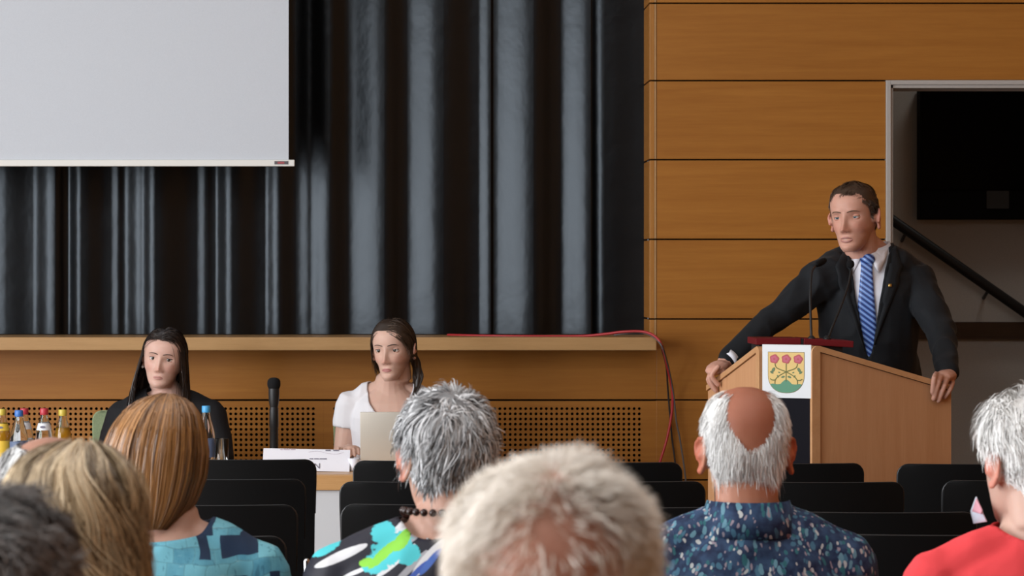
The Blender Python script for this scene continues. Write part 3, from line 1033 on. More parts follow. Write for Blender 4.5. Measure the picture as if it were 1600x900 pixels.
# ------------------------------------------------------------------ people: head shape
Z_T = np.array([-.118, -.108, -.097, -.085, -.072, -.058, -.042, -.025, -.008, .010, .028, .045, .062, .078, .092, .102, .109, .113])
W_T = np.array([.026, .036, .044, .0505, .0560, .0605, .0648, .0685, .0715, .0740, .0758, .0760, .0735, .0675, .0575, .0450, .0300, .0100])
F_T = np.array([.078, .0865, .0890, .0850, .0880, .0885, .0880, .0880, .0870, .0885, .0935, .0935, .0890, .0780, .0610, .0440, .0250, .0040])
B_T = np.array([.020, .010, -.010, -.036, -.056, -.072, -.084, -.092, -.097, -.100, -.1015, -.100, -.095, -.086, -.072, -.056, -.038, -.014])


def smooth_tab(zt, vt):
    zf = np.linspace(zt[0], zt[-1], 300)
    v = np.interp(zf, zt, vt)
    k = np.hanning(23); k /= k.sum()
    return zf, np.convolve(np.pad(v, 11, mode='edge'), k, 'valid')


def g(x, s): return np.exp(-(x / s) ** 2)


class Head:
    """head surface in its own frame: eyes at z = 0, face towards +y"""

    def __init__(self, male=True, nose=1.0, jaw=1.0, wide=1.0):
        self.male, self.nose, self.jaw, self.wide = male, nose, jaw, wide
        self.w = smooth_tab(Z_T, W_T * np.where(Z_T < -.05, jaw, 1.0) * wide)
        self.f = smooth_tab(Z_T, F_T)
        self.b = smooth_tab(Z_T, B_T)

    def surf(self, phi, z, face=True, out=0.0):
        w = np.interp(z, *self.w); f = np.interp(z, *self.f); b = np.interp(z, *self.b)
        yc = np.minimum(-.004 + np.clip((-.03 - z), 0, 1) * .55, (f + b) / 2 + .012)
        s, c = np.sin(phi), np.cos(phi)
        x = w * np.sign(s) * np.abs(s) ** .92
        y = np.where(c > 0, yc + (f - yc) * np.abs(c) ** .86, yc - (yc - b) * np.abs(c) ** .95)
        if face:
            fr = np.clip(c * 2, 0, 1)
            ax = np.abs(x)
            n = self.nose
            ridge = np.interp(z, [-.060, -.053, -.046, -.041, -.030, -.010, .008, .02], [0, .006, .021, .0255, .021, .012, .005, 0])
            sig = np.interp(z, [-.055, -.042, -.02, .01], [.012, .0105, .008, .0085])
            d = ridge * n * g(x, sig)
            d += .0100 * n * g(ax - .0130, .0060) * g(z + .0465, .0065) + .004 * n * g(x, .0075) * g(z + .0425, .0055) - .0035 * g(ax - .0065, .0035) * g(z + .0525, .003)
            d -= .0120 * g(ax - .0315, .0165) * g(z + .001, .0115)
            d += .0035 * g(ax - .030, .020) * g(z - .0195, .0075) * (1.3 if self.male else .25)
            d += .0040 * g(ax - .045, .016) * g(z + .030, .016)
            d -= .0030 * g(ax - .040, .014) * g(z + .062, .018)
            d += .0040 * g(x, .021) * g(z + .0685, .0055) + .0045 * g(x, .019) * g(z + .0805, .0055)
            d -= .0030 * g(x, .022) * g(z + .0745, .0022)
            d -= .0020 * g(x, .0045) * g(z + .060, .006)
            d -= .0030 * g(x, .018) * g(z + .090, .005)
            d += .0045 * g(x, .019) * g(z + .104, .011)
            y = y + d * fr
        if out:
            nx, ny = x / np.maximum(w, .01), (y - yc) / .09
            l = np.sqrt(nx * nx + ny * ny) + 1e-6
            h = np.clip((z - .03) / .08, 0, 1)
            x = x + out * nx / l * (1 - .5 * h); y = y + out * ny / l * (1 - .5 * h); z = z + out * h
        return np.stack([x, y, np.broadcast_to(z, x.shape)], -1)

    def face_y(self, x, z):
        ph = np.linspace(-1.35, 1.35, 361)
        p = self.surf(ph, np.full_like(ph, z))
        return float(np.interp(x, p[:, 0], p[:, 1]))

    def rings(self, M, n=96):
        zs_ = np.concatenate([np.linspace(-.118, -.05, 34), np.linspace(-.048, .03, 36), np.linspace(.034, .1128, 22)])
        ph = np.linspace(0, 2 * np.pi, n, endpoint=False)
        out = []
        for z in zs_:
            out.append([M @ Vector(p) for p in self.surf(ph, np.full(n, z))])
        return out


def ear_into(bm, M, s, male=True, size=1.0, flare=28):
    """outer ear: dished shell with a rolled rim and a lobe"""
    E = M @ Matrix.Translation((s * .0725, -.010, -.014)) @ Matrix.Rotation(R(-s * flare), 4, 'Z') @ Matrix.Rotation(R(10), 4, 'X') @ Matrix.Scale(size, 4)
    rim = [(-.002, .020, -.012), (.002, .024, .012), (.004, .012, .029), (.006, -.008, .033), (.008, -.022, .020), (.007, -.022, .000), (.005, -.014, -.018), (.002, -.002, -.030), (.001, .008, -.030)]
    pts = [E @ Vector((s * (x + .008), y, z)) for x, y, z in rim]
    tube(bm, spline(pts, 4), [.0048] * (8 * 4 + 1), 8)
    v = bmesh.ops.create_icosphere(bm, subdivisions=2, radius=1.0, matrix=E @ Matrix.Translation((s * .006, 0, 0)) @ Matrix.Diagonal((.0055, .020, .029, 1)))
    bmesh.ops.create_icosphere(bm, subdivisions=2, radius=1.0, matrix=E @ Matrix.Translation((s * .006, .006, -.028)) @ Matrix.Diagonal((.0055, .009, .010, 1)))
    tube(bm, [E @ Vector((-s * .012, .010, .004)), E @ Vector((s * .006, .004, 0))], [.018, .012], 10)


def remeshed(bm, voxel, smooth=4, name='body'):
    me = bpy.data.meshes.new('tmp'); bmesh.ops.recalc_face_normals(bm, faces=bm.faces)
    bm.to_mesh(me); bm.free()
    o = bpy.data.objects.new('tmp', me); COL.objects.link(o)
    m = o.modifiers.new('r', 'REMESH'); m.mode = 'VOXEL'; m.voxel_size = voxel; m.adaptivity = 0
    if smooth:
        s = o.modifiers.new('s', 'SMOOTH'); s.factor = .5; s.iterations = smooth
    dg = bpy.context.evaluated_depsgraph_get()
    r = bpy.data.meshes.new_from_object(o.evaluated_get(dg))
    bpy.data.objects.remove(o); bpy.data.meshes.remove(me)
    r.name = name
    r.polygons.foreach_set('use_smooth', [True] * len(r.polygons))
    return r


def coords(me):
    a = np.empty(len(me.vertices) * 3); me.vertices.foreach_get('co', a)
    return a.reshape(-1, 3)


def set_coords(me, a):
    me.vertices.foreach_set('co', a.reshape(-1)); me.update()


def set_tint(me, c, name='tint'):
    at = me.color_attributes.new(name, 'FLOAT_COLOR', 'POINT')
    a = np.ones((len(me.vertices), 4)); a[:, :3] = c
    at.data.foreach_set('color', a.reshape(-1))


def wrinkle(me, amp, scale=14.0, seed=0.0, stretch=(1, 1, .6)):
    a = coords(me); n = np.empty(len(me.vertices) * 3)
    me.vertices.foreach_get('normal', n); n = n.reshape(-1, 3)
    h = np.array([mnoise.noise((x * scale * stretch[0] + seed, y * scale * stretch[1] + seed, z * scale * stretch[2])) for x, y, z in a])
    h = 1 - 2 * np.abs(h)
    set_coords(me, a + n * (h * amp - amp * .4)[:, None])


def cut_mesh(me, keep):
    """drop the vertices where keep is False"""
    bm = bmesh.new(); bm.from_mesh(me); bm.verts.ensure_lookup_table()
    bmesh.ops.delete(bm, geom=[v for v, k in zip(bm.verts, keep) if not k], context='VERTS')
    for _ in range(14):                                    # even out the cut edge
        mv = []
        for v in bm.verts:
            nb_ = [e.other_vert(v).co for e in v.link_edges if e.is_boundary]
            if len(nb_) == 2: mv.append((v, v.co * .4 + (nb_[0] + nb_[1]) * .3))
        for v, c in mv: v.co = c
    bm.to_mesh(me); bm.free()
    me.polygons.foreach_set('use_smooth', [True] * len(me.polygons))


M_SKIN = {}


def skin(name, col, rough=.5):
    m = mat(name, col, rough, .35)
    t = NT(m)
    at = t.n('ShaderNodeVertexColor', layer_name='tint')
    nz = t.noise(t.coord(), 60, 3)
    c = t.mix(t.math('MULTIPLY', nz, .35), col, tuple(x * k for x, k in zip(col, (1.02, .72, .66))))
    t.color(t.mix(1.0, c, at.outputs['Color'], 'MULTIPLY'))
    b = t.b
    b.inputs['Subsurface Weight'].default_value = 0.12
    b.inputs['Subsurface Radius'].default_value = (.010, .004, .002)
    b.inputs['Subsurface Scale'].default_value = 0.6
    t.bump(t.noise(t.coord(), 400, 2), .06, .001)
    return m


def hairmat(name, root_col, tip_col, rough=.38, spec=.5):
    """strand colour comes from a per-strand value stored on the mesh"""
    m = mat(name, root_col, rough, spec)
    t = NT(m)
    at = t.n('ShaderNodeVertexColor', layer_name='strand')
    s = t.n('ShaderNodeSeparateColor'); t.l(at.outputs['Color'], s.inputs[0])
    t.color(t.mix(s.outputs[0], root_col, tip_col))
    t.b.inputs['Anisotropic'].default_value = 0.5
    return m


def ribbons(paths, widths, shade, name, m, parent, center, extra=None):
    """paths (N,K,3) -> one mesh of tapering flat strands whose flat side faces away from the head"""
    N, K, _ = paths.shape
    tg = np.gradient(paths, axis=1)
    tg /= np.linalg.norm(tg, axis=2, keepdims=True) + 1e-9
    nrm = paths - center
    nrm /= np.linalg.norm(nrm, axis=2, keepdims=True) + 1e-9
    rs = np.random.default_rng(len(paths))
    nrm += rs.normal(size=(N, 1, 3)) * .35
    sd = np.cross(tg, nrm); sd /= np.linalg.norm(sd, axis=2, keepdims=True) + 1e-9
    tap = np.interp(np.linspace(0, 1, K), [0, .5, .85, 1], [.8, 1, .7, .12])
    w = widths[:, None, None] * tap[None, :, None] / 2
    ver = np.stack([paths - sd * w, paths + sd * w], 2).reshape(-1, 3)
    base = np.arange(N * K * 2).reshape(N, K, 2)
    fc = np.stack([base[:, :-1, 0], base[:, :-1, 1], base[:, 1:, 1], base[:, 1:, 0]], -1).reshape(-1, 4)
    sh = np.repeat(shade, K * 2)
    if extra is not None:                                  # plain mesh joined under the strands
        ev, ef, es = extra
        fc_l = [list(q) for q in (np.array(ef) + len(ver))]
        ver = np.concatenate([ver, ev]); sh = np.concatenate([sh, np.full(len(ev), es)])
        faces = fc.tolist() + fc_l
    else:
        faces = fc.tolist()
    me = bpy.data.meshes.new(name)
    me.from_pydata(ver.tolist(), [], faces)
    set_tint(me, np.clip(sh, 0, 1)[:, None] * np.ones(3), 'strand')
    o = new_obj(name, me, m, parent, smooth=True)
    return o


def mapply(M, a):
    A = np.array(M)
    return a @ A[:3, :3].T + A[:3, 3]


def scalp_samples(head, n, mask, rs, zmin=-.06):
    """roots on the head where mask(phi, z) allows, spread evenly over the skin"""
    P_, N_ = [], []
    tot = 0
    while tot < n:
        k = n * 3
        u = rs.normal(size=(k, 3)); u /= np.linalg.norm(u, axis=1, keepdims=True)
        phi = np.arctan2(u[:, 0], u[:, 1])
        z = .02 + u[:, 2] * .093
        ok = (z > zmin)
        m = mask(phi, z)
        ok &= rs.random(k) < m
        phi, z = phi[ok], z[ok]
        z = np.clip(z, -.1, .1128)
        p = head.surf(phi, z, face=False)
        c = np.array([0, -.005, .015])
        nn = (p - c) / np.array([.076, .096, .098]) ** 2
        nn /= np.linalg.norm(nn, axis=1, keepdims=True)
        P_.append(p); N_.append(nn); tot += len(p)
    return np.concatenate(P_)[:n], np.concatenate(N_)[:n]


def short_hair(name, head, Mh, Lroot, parent, m, n, mask, length, lift, comb, seed=1, width=.0014, clump=.0, grav=.25, K=6, cap=None, cap_shade=.1, zmin=-.06, curl=0.0, shade=None, lenvar=.35, maxoff=.012, flare=0.0, qamp=1.1):
    """cropped hair: roots on the scalp, each strand leaves along lift*normal + comb direction and bends down"""
    rs = np.random.default_rng(seed)
    p, nn = scalp_samples(head, n, mask, rs, zmin)
    cd = comb(p)
    cd -= nn * (cd * nn).sum(1, keepdims=True)
    cd /= np.linalg.norm(cd, axis=1, keepdims=True) + 1e-6
    if clump > 0:                                          # neighbouring roots share a lean
        sc = 1 / clump
        q = np.array([[mnoise.noise((a * sc + seed, b * sc, c * sc)), mnoise.noise((a * sc, b * sc + 9.1 + seed, c * sc)), mnoise.noise((a * sc, b * sc, c * sc + 5.7 + seed))] for a, b, c in p])
    else:
        q = np.zeros_like(p)
    L = (length(p) if callable(length) else np.full(n, length)) * (1 + lenvar * rs.normal(size=n))
    L = np.clip(L, .003, None)
    lf = lift(p) if callable(lift) else np.full(n, lift)
    d = nn * lf[:, None] + cd + q * qamp + rs.normal(size=p.shape) * .16
    d /= np.linalg.norm(d, axis=1, keepdims=True)
    pts = [p - nn * .001]
    cur = p.copy()
    st = (L / (K - 1))[:, None]
    mo = (maxoff * (.5 + .5 * rs.random(n)) * (1 + .9 * q[:, 2]))[:, None]; mo = np.clip(mo, .002, None)
    c0 = np.array([0, -.005, .015]); rad = np.array([.0765, .0985, .0985])
    for k in range(K - 1):
        d = d + np.array([0, 0, -1]) * grav * (k + 1) / K + rs.normal(size=p.shape) * .06 + (np.stack([q[:, 1], q[:, 2], q[:, 0]], 1) * curl)
        d /= np.linalg.norm(d, axis=1, keepdims=True)
        cur = cur + d * st
        e = (cur - c0) / rad; rr = np.linalg.norm(e, axis=1, keepdims=True)
        cur = np.where((rr < 1.015) & (cur[:, 2:3] > -.045), c0 + e / rr * 1.015 * rad, cur)
        e = (cur - c0); low = np.clip(-e[:, 2:3], 0, None); e[:, 2] = np.maximum(e[:, 2], 0)
        e = e / (rad + mo + flare * low); rr = np.linalg.norm(e, axis=1, keepdims=True)
        nw = c0 + e / rr * (rad + mo + flare * low); nw[:, 2] = np.where(cur[:, 2] < c0[2], cur[:, 2], nw[:, 2])
        cur = np.where(rr > 1.0, nw, cur)
        pts.append(cur.copy())
    path = np.stack(pts, 1)
    sh = np.clip(.5 + .22 * rs.normal(size=n) + q[:, 0] * .7, 0, 1) if shade is None else shade(p, q, rs)
    W = mapply(Mh, path.reshape(-1, 3)).reshape(path.shape) - Lroot
    ctr = np.array(Mh @ Vector((0, -.005, .0))) - Lroot
    ex = None
    if cap:
        ev, ef = cap_mesh(head, cap, mask)
        ex = (mapply(Mh, ev) - Lroot, ef, cap_shade)
    return ribbons(W, np.full(n, width) * (1 + .3 * rs.random(n)), sh, name, m, parent, ctr, ex)


def cap_mesh(head, out, mask, nphi=72, nz=40, zmin=-.075):
    """under-layer that keeps the scalp from showing, cut to the hair line"""
    zs_ = np.linspace(zmin, .1128, nz); ph = np.linspace(-np.pi, np.pi, nphi, endpoint=False)
    PH, ZS = np.meshgrid(ph, zs_)
    v = head.surf(PH.ravel(), ZS.ravel(), face=False, out=out)
    mk = mask(PH.ravel(), ZS.ravel()).reshape(PH.shape) > .5
    idx = np.arange(nphi * nz).reshape(nz, nphi)
    fs = []
    for i in range(nz - 1):
        for j in range(nphi):
            j2 = (j + 1) % nphi
            if mk[i, j] and mk[i, j2] and mk[i + 1, j] and mk[i + 1, j2]:
                fs.append((idx[i, j], idx[i, j2], idx[i + 1, j2], idx[i + 1, j]))
    top = len(v)
    v = np.concatenate([v, [v[idx[-1]].mean(0)]])
    fs4 = fs
    for j in range(nphi):
        fs4.append((idx[-1, j], idx[-1, (j + 1) % nphi], top, top))
    return v, [q if len(set(q)) == 4 else q[:3] + (q[0],) for q in fs4 if len(set(q)) == 4]


def env_hair(name, Mh, Lroot, parent, m, n, prof, phi0, phi1, seed=1, K=16, width=.0016, pole=(0, 0), wave=0.0, wavef=60.0, layer=(.82, 1.0), zend=None, end_jit=.012,
             drift=.12, flick=0.0, cap_shade=.12, shade=None, start_pow=1.6, hairline=None, cap=.86, twist=None):
    """long hair as strands flowing down an envelope: prof rows are (z, half width, front y, back y)"""
    rs = np.random.default_rng(seed)
    pr = np.array(prof); pr = pr[np.argsort(pr[:, 0])]
    zf = np.linspace(pr[0, 0], pr[-1, 0], 400)
    tab = []
    for c in (1, 2, 3):
        v = np.interp(zf, pr[:, 0], pr[:, c]); k = np.hanning(25); k /= k.sum()
        tab.append(np.convolve(np.pad(v, 12, mode='edge'), k, 'valid'))
    ztop, zbot = pr[-1, 0], pr[0, 0]

    def env(phi, z, lay):
        w, f, b = (np.interp(z, zf, t) for t in tab)
        yc = (f + b) / 2
        u = np.clip((z - zbot) / (ztop - zbot), 0, 1)
        px, py = pole
        x = w * np.sin(phi) * lay + px * u ** 4
        y = yc + np.where(np.cos(phi) > 0, f - yc, yc - b) * np.cos(phi) * lay + py * u ** 4
        return np.stack([x, y, z - (1 - lay) * .10 * np.clip(u - .6, 0, 1)], -1)
    phi = phi0 + (phi1 - phi0) * rs.random(n)
    lay = layer[0] + (layer[1] - layer[0]) * rs.random(n) ** .6
    s0 = rs.random(n) ** start_pow * .55
    ze = (np.full(n, zbot) if zend is None else zend(phi)) + rs.normal(size=n) * end_jit
    ze = np.maximum(ze, zbot)
    dr = rs.normal(size=n) * drift
    # strands gathered in locks
    nl = 46
    lk = np.round((phi + rs.normal(size=n) * .05) * nl / 6.28) / nl * 6.28
    lock_r = np.random.default_rng(seed + 5).normal(size=400)
    li = (np.round(lk * nl / 6.28).astype(int)) % 400
    pts = []
    for k in range(K):
        t = k / (K - 1)
        s = s0 + (1 - s0) * t
        # along the profile: quick turn near the pole, then straight down
        z = ztop - (ztop - ze) * s ** 1.35
        ph = phi + dr * t + (lk - phi) * .45 * t + wave * np.sin(z * wavef + lock_r[li] * 3) * t
        if twist is not None: ph = ph + twist(z)
        l2 = lay + wave * .25 * np.sin(z * wavef * .8 + lock_r[(li + 7) % 400] * 4) + flick * t ** 3 * rs.normal(size=n) + .035 * lock_r[li] * np.clip(t * 2, 0, 1) * .5
        pts.append(env(ph, z, l2))
    path = np.stack(pts, 1)
    if hairline is not None:
        keep = hairline(path)
        path, lay, li = path[keep], lay[keep], li[keep]
        n = len(path)
    sh = np.clip(.45 + .2 * rs.normal(size=n) + .16 * lock_r[li], 0, 1) if shade is None else shade(path, lock_r[li], rs)
    # under-layer
    zs_ = np.linspace(zbot + .01, ztop - .004, 40); pcap = np.linspace(phi0, phi1, 60)
    PH, ZS = np.meshgrid(pcap, zs_)
    ev = env(PH.ravel(), ZS.ravel(), np.full(PH.size, cap))
    if twist is not None: ev = env(PH.ravel() + twist(ZS.ravel()), ZS.ravel(), np.full(PH.size, cap))
    idx = np.arange(PH.size).reshape(PH.shape)
    ze_c = np.full(60, zbot) if zend is None else zend(pcap)
    ef = [(idx[i, j], idx[i, j + 1], idx[i + 1, j + 1], idx[i + 1, j]) for i in range(39) for j in range(59) if zs_[i] > ze_c[j] - .005]
    if hairline is not None:
        kc = hairline(ev[:, None, :])
        ef = [q for q in ef if all(kc[list(q)])]
    W = mapply(Mh, path.reshape(-1, 3)).reshape(path.shape) - Lroot
    ctr = np.array(Mh @ Vector((0, -.005, -.02))) - Lroot
    return ribbons(W, np.full(n, width) * (1 + .4 * rs.random(n)), sh, name, m, parent, ctr, (mapply(Mh, ev) - Lroot, ef, cap_shade))


# ------------------------------------------------------------------ people: bodies
M_EYEW = mat('eye_white', (0.62, 0.60, 0.58), .25); M_PUPIL = mat('pupil', (0.01, 0.01, 0.01), .15)
M_IRIS_BR = mat('iris_brown', (0.06, 0.035, 0.02), .2); M_IRIS_BL = mat('iris_blue', (0.12, 0.17, 0.2), .2)


def torso_rings(sw, zh, zs, k=1.0, gx=0.0, lean=0.0, fem=False, n=28):
    """hip to neck sections in the person's frame"""
    tb = [(.0, .150, .112), (.03, .172, .128), (.20, .168, .122), (.42, .152 if not fem else .140, .108), (.62, .162 if not fem else .152, .116 if not fem else .122),
          (.80, .172 if not fem else .162, .118), (.92, .150, .098), (1.0, .105, .078), (1.06, .068, .062)]
    out = []
    for t, rx, ry in tb:
        z = zh + (zs - zh) * t
        rx, ry = rx * k * sw / .175 + gx, ry * k + gx
        y0 = lean * t - .012 + .02 * math.sin(t * 3)
        out.append([Vector((rx * math.copysign(abs(math.sin(a)) ** .9, math.sin(a)), y0 + ry * math.copysign(abs(math.cos(a)) ** .9, math.cos(a)), z))
                    for a in (2 * math.pi * i / n for i in range(n))])
    return out


class Person:
    def __init__(self, label, loc, ang, head_c, head_rot, hs=1.0, male=True, sw=.175, zs=.95, zh=.50, lean=0.0, k=1.0, skin_m=None, group=None,
                 nose=1.0, jaw=1.0, wide=1.0, arms=None, voxel=.0055, seated=True, hands=None, neck_r=None):
        self.root = empty('person', loc)
        tag(self.root, label, 'person', group)
        self.L = np.array(loc, float)
        self.F = Matrix.Translation(loc) @ Matrix.Rotation(ang, 4, 'Z')        # person frame -> world
        self.Fl = Matrix.Rotation(ang, 4, 'Z')                                # person frame -> root
        self.sw, self.zs, self.zh, self.lean, self.k, self.male = sw, zs, zh, lean, k, male
        self.head = Head(male, nose, jaw, wide)
        yaw, pitch, roll = head_rot
        self.Mh = Matrix.Translation(head_c) @ Matrix.Rotation(R(yaw), 4, 'Z') @ Matrix.Rotation(R(pitch), 4, 'X') @ Matrix.Rotation(R(roll), 4, 'Y') @ Matrix.Scale(hs, 4)
        self.Mhl = Matrix.Translation(-Vector(loc)) @ self.Mh                  # head -> root
        self.hs = hs
        self.skin = skin_m
        self.voxel = voxel
        self.seated = seated
        self.neck_r = neck_r or (.058 if male else .050)
        # arms as joint chains in the person frame (shoulder, elbow, wrist)
        self.arms = arms or {s: [Vector((s * sw, lean - .005, zs - .05)), Vector((s * (sw + .045), lean * .6 + .06, zs - .30)), Vector((s * .12, lean * .3 + .30, zs - .33))] for s in (-1, 1)}
        self.hands = hands

    def neck(self, bm, grow=0.0, top=True):
        Mp = self.Fl.inverted() @ self.Mhl
        a = Mp @ Vector((0, -.028, -.055)); b = Mp @ Vector((0, -.040, -.11))
        c = Vector((0, self.lean - .010, self.zs + .055)); d = Vector((0, self.lean - .005, self.zs - .01)); e = Vector((0, self.lean, self.zs - .06))
        r = self.neck_r + grow
        pts = [a, b, c.lerp(b, .45), c, d, e] if top else [c.lerp(b, .25), c, d, e]
        rad = [r * .98, r * .98, r * 1.0, r * 1.12, r * 1.5, r * 1.5] if top else [r * .98, r * 1.12, r * 1.5, r * 1.5]
        tube(bm, pts, rad, 20, (1.0, 1.04))

    def shape(self, bm, grow=0.0, arm_to=2.0, torso=True, neck=True, arm_grow=None):
        ag = grow if arm_grow is None else arm_grow
        if torso: loft(bm, torso_rings(self.sw, self.zh, self.zs, self.k, grow, self.lean))
        if neck: self.neck(bm, grow, top=(grow == 0.0))
        kf = 1.0 if self.male else .86
        for s in (-1, 1):
            S, E, W = self.arms[s]
            n0 = Vector((s * .03, self.lean - .012, self.zs + .014)); n1 = Vector((s * self.sw * .55, self.lean - .012, self.zs - .006))
            tube(bm, [n0, n1, S + Vector((-s * .012, 0, .0)), S + (E - S) * .12], [.048 * kf + grow, .047 * kf + grow, .054 * kf + grow, .056 * kf + grow], 16)
            ch, rd = [S, S.lerp(E, .35)], [.056 * kf + ag, .052 * kf + ag]
            if arm_to >= 1.0:
                ch += [S.lerp(E, .8), E]; rd += [.044 * kf + ag, .041 * kf + ag]
                if arm_to > 1.0:
                    t = min(1.0, arm_to - 1.0)
                    for u in (.3, .7, 1.0):
                        if u <= t + 1e-6: ch.append(E.lerp(W, u)); rd.append((.041 - .014 * u) * kf + ag * (1 - .2 * u))
                    if t < 1.0 and t not in (.3, .7): ch.append(E.lerp(W, t)); rd.append((.041 - .014 * t) * kf + ag)
            else:
                ch.append(S.lerp(E, arm_to)); rd.append((.050) * kf + ag)
            tube(bm, ch, rd, 16)

    def hand(self, bm, s):
        S, E, W = self.arms[s]
        if self.hands and s in self.hands:
            self.hands[s](bm)
            return
        f = (W - E).normalized(); f = (f + Vector((0, .2, -.25))).normalized()
        side = Vector((0, 0, 1)).cross(f).normalized() * -s
        up = side.cross(f).normalized() * (1 if s < 0 else -1)
        if up.z < 0: up = -up
        k = 1.0 if self.male else .88
        tube(bm, [W - f * .02, W + f * .03, W + f * .075 * k], [.026 * k, .038 * k, .040 * k], 12, (1.0, .42), up=up)
        for i, (o, l) in enumerate(((-.028, .066), (-.009, .075), (.010, .070), (.028, .055))):
            b = W + f * .08 * k + side * -o * k
            d1 = (f - up * .25).normalized(); d2 = (f - up * .9).normalized()
            tube(bm, [b, b + d1 * l * .45 * k, b + d1 * l * .45 * k + d2 * l * .5 * k], [.0092 * k, .0085 * k, .0072 * k], 8)
        b = W + f * .025 + side * .028
        tube(bm, [b, b + (f + side).normalized() * .035, b + (f + side * .3).normalized() * .068], [.013 * k, .0105 * k, .0088 * k], 8)

    def make_body(self, tints=None, ear_t=.75, ear=(1, 1), ear_size=1.0, flare=28, smooth=3):
        bm = bmesh.new()
        self.shape(bm)
        for s in (-1, 1): self.hand(bm, s)
        bmesh.ops.transform(bm, matrix=self.Fl, verts=bm.verts)
        loft(bm, self.head.rings(self.Mhl))
        for s in (-1, 1):
            if ear[0 if s < 0 else 1]: ear_into(bm, self.Mhl, s, self.male, ear_size, flare)
        me = remeshed(bm, self.voxel, smooth)
        p = mapply(self.Mhl.inverted(), coords(me))                            # head frame, for the natural colour of lips, cheeks and ears
        c = np.ones((len(p), 3))
        def blend(mask, col):
            c[:] = c * (1 - mask[:, None]) + np.array(col) * mask[:, None]
        ax = np.abs(p[:, 0])
        fr = (p[:, 1] > .04)
        blend(fr * .45 * g(ax - .044, .02) * g(p[:, 2] + .035, .02), (1.0, .72, .70))
        blend(fr * .5 * g(p[:, 0], .016) * g(p[:, 2] + .042, .012), (1.0, .72, .68))
        blend(np.clip((ax - .078) / .008, 0, 1) * (np.abs(p[:, 2] + .01) < .06) * ear_t, (.95, .50, .43))
        if tints: tints(p, blend)
        set_tint(me, c)
        self.body = new_obj('body', me, self.skin, self.root)
        return self.body

    def garment(self, name, m, grow, arm_to, cut=None, wr=.003, seed=0.0, torso=True, voxel=None, thick=.003, smooth=5, wscale=14, arm_grow=None, extra=None, neck=True):
        bm = bmesh.new()
        self.shape(bm, grow, arm_to, torso, neck, arm_grow)
        if extra: extra(bm)
        me = remeshed(bm, voxel or self.voxel * 1.15, smooth, name)
        if wr: wrinkle(me, wr, wscale, seed)
        if cut is not None:
            cut_mesh(me, cut(coords(me)))
        me.transform(self.Fl)
        o = new_obj(name, me, m, self.root)
        if thick:
            s = o.modifiers.new('thickness', 'SOLIDIFY'); s.thickness = thick; s.offset = -1
        return o

    def legs(self, m, m_shoe):
        """trousers and shoes, seated or standing"""
        zh = self.zh
        bm = bmesh.new()
        for s in (-1, 1):
            if self.seated: j = [(s * .09, .0, zh + .01), (s * .10, .22, zh - .0), (s * .105, .40, zh - .02), (s * .11, .44, zh - .08), (s * .11, .44, .25), (s * .11, .43, .10)]
            else: j = [(s * .085, 0, zh + .02), (s * .09, .01, zh - .2), (s * .095, .02, zh - .42), (s * .10, .02, zh - .5), (s * .105, .0, .3), (s * .105, -.01, .08)]
            tube(bm, j, [.083, .078, .066, .064, .056, .052], 16)
        tube(bm, [(-.06, -.01, zh + .03), (.06, -.01, zh + .03)], .100, 16, (1, 1.0))
        me = remeshed(bm, .012, 4)
        wrinkle(me, .003, 12, 3.3)
        me.transform(self.Fl)
        new_obj('trousers', me, m, self.root)
        for s in (-1, 1):
            y = .44 if self.seated else -.01
            bm = bmesh.new()
            tube(bm, [(s * .11, y - .04, .045), (s * .112, y + .06, .042), (s * .118, y + .16, .032)], [.040, .042, .030], 14, (1.0, .9))
            me = remeshed(bm, .008, 3); me.transform(self.Fl)
            new_obj('shoe', me, m_shoe, self.root)

    def face_parts(self, iris, gaze=(0, 0), brow_m=None, lip_m=None, open_mouth=0.0, lid=.30, eye_r=.0130, lower=-.42):
        H, M = self.head, self.Mhl
        mouth_w = .0245 if self.male else .0225
        for s in (-1, 1):
            ex, ez = s * .0315, 0.0
            ey = H.face_y(ex, ez) - eye_r + .0060
            E = M @ Matrix.Translation((ex, ey, ez))
            bm = bmesh.new()
            bmesh.ops.create_uvsphere(bm, u_segments=24, v_segments=24, radius=eye_r)
            for f in bm.faces:
                z = f.calc_center_median().z / eye_r
                f.material_index = 2 if z > .955 else (1 if z > .84 else 0)
            G = Matrix.Rotation(R(gaze[0]), 4, 'Z') @ Matrix.Rotation(R(-90 + gaze[1]), 4, 'X')
            bmesh.ops.transform(bm, matrix=E @ G, verts=bm.verts)
            eye = obj('eye', bm, [M_EYEW, iris, M_PUPIL], self.root, smooth=True)
            for lo, hi in ((lid, 1.75), (-1.7, lower)):                        # upper and lower lid
                bm = bmesh.new(); ra = eye_r * 1.10
                nlo, nth = 14, 10
                gr = []
                for i in range(nlo + 1):
                    al = -1.45 + 2.9 * i / nlo
                    k = max(0, math.cos(al)) ** .55
                    row = []
                    for j in range(nth + 1):
                        e0, e1 = (lo * k + .05 * (1 - k), hi) if lo > 0 else (lo, hi * k + -.05 * (1 - k))
                        if lo < 0: e0, e1 = -1.7, hi * k - .02
                        el = e0 + (e1 - e0) * j / nth
                        row.append(bm.verts.new((ra * math.sin(al) * 1.06, ra * math.cos(al) * math.cos(el), ra * math.cos(al) ** .6 * math.sin(el))))
                    gr.append(row)
                for i in range(nlo):
                    for j in range(nth): bm.faces.new((gr[i][j], gr[i + 1][j], gr[i + 1][j + 1], gr[i][j + 1]))
                bmesh.ops.transform(bm, matrix=E, verts=bm.verts)
                me = bpy.data.meshes.new('eyelid'); bm.to_mesh(me); bm.free(); set_tint(me, np.tile(np.array([[.93, .82, .80]]), (len(me.vertices), 1)))
                o = new_obj('eyelid', me, self.skin, eye, smooth=True)
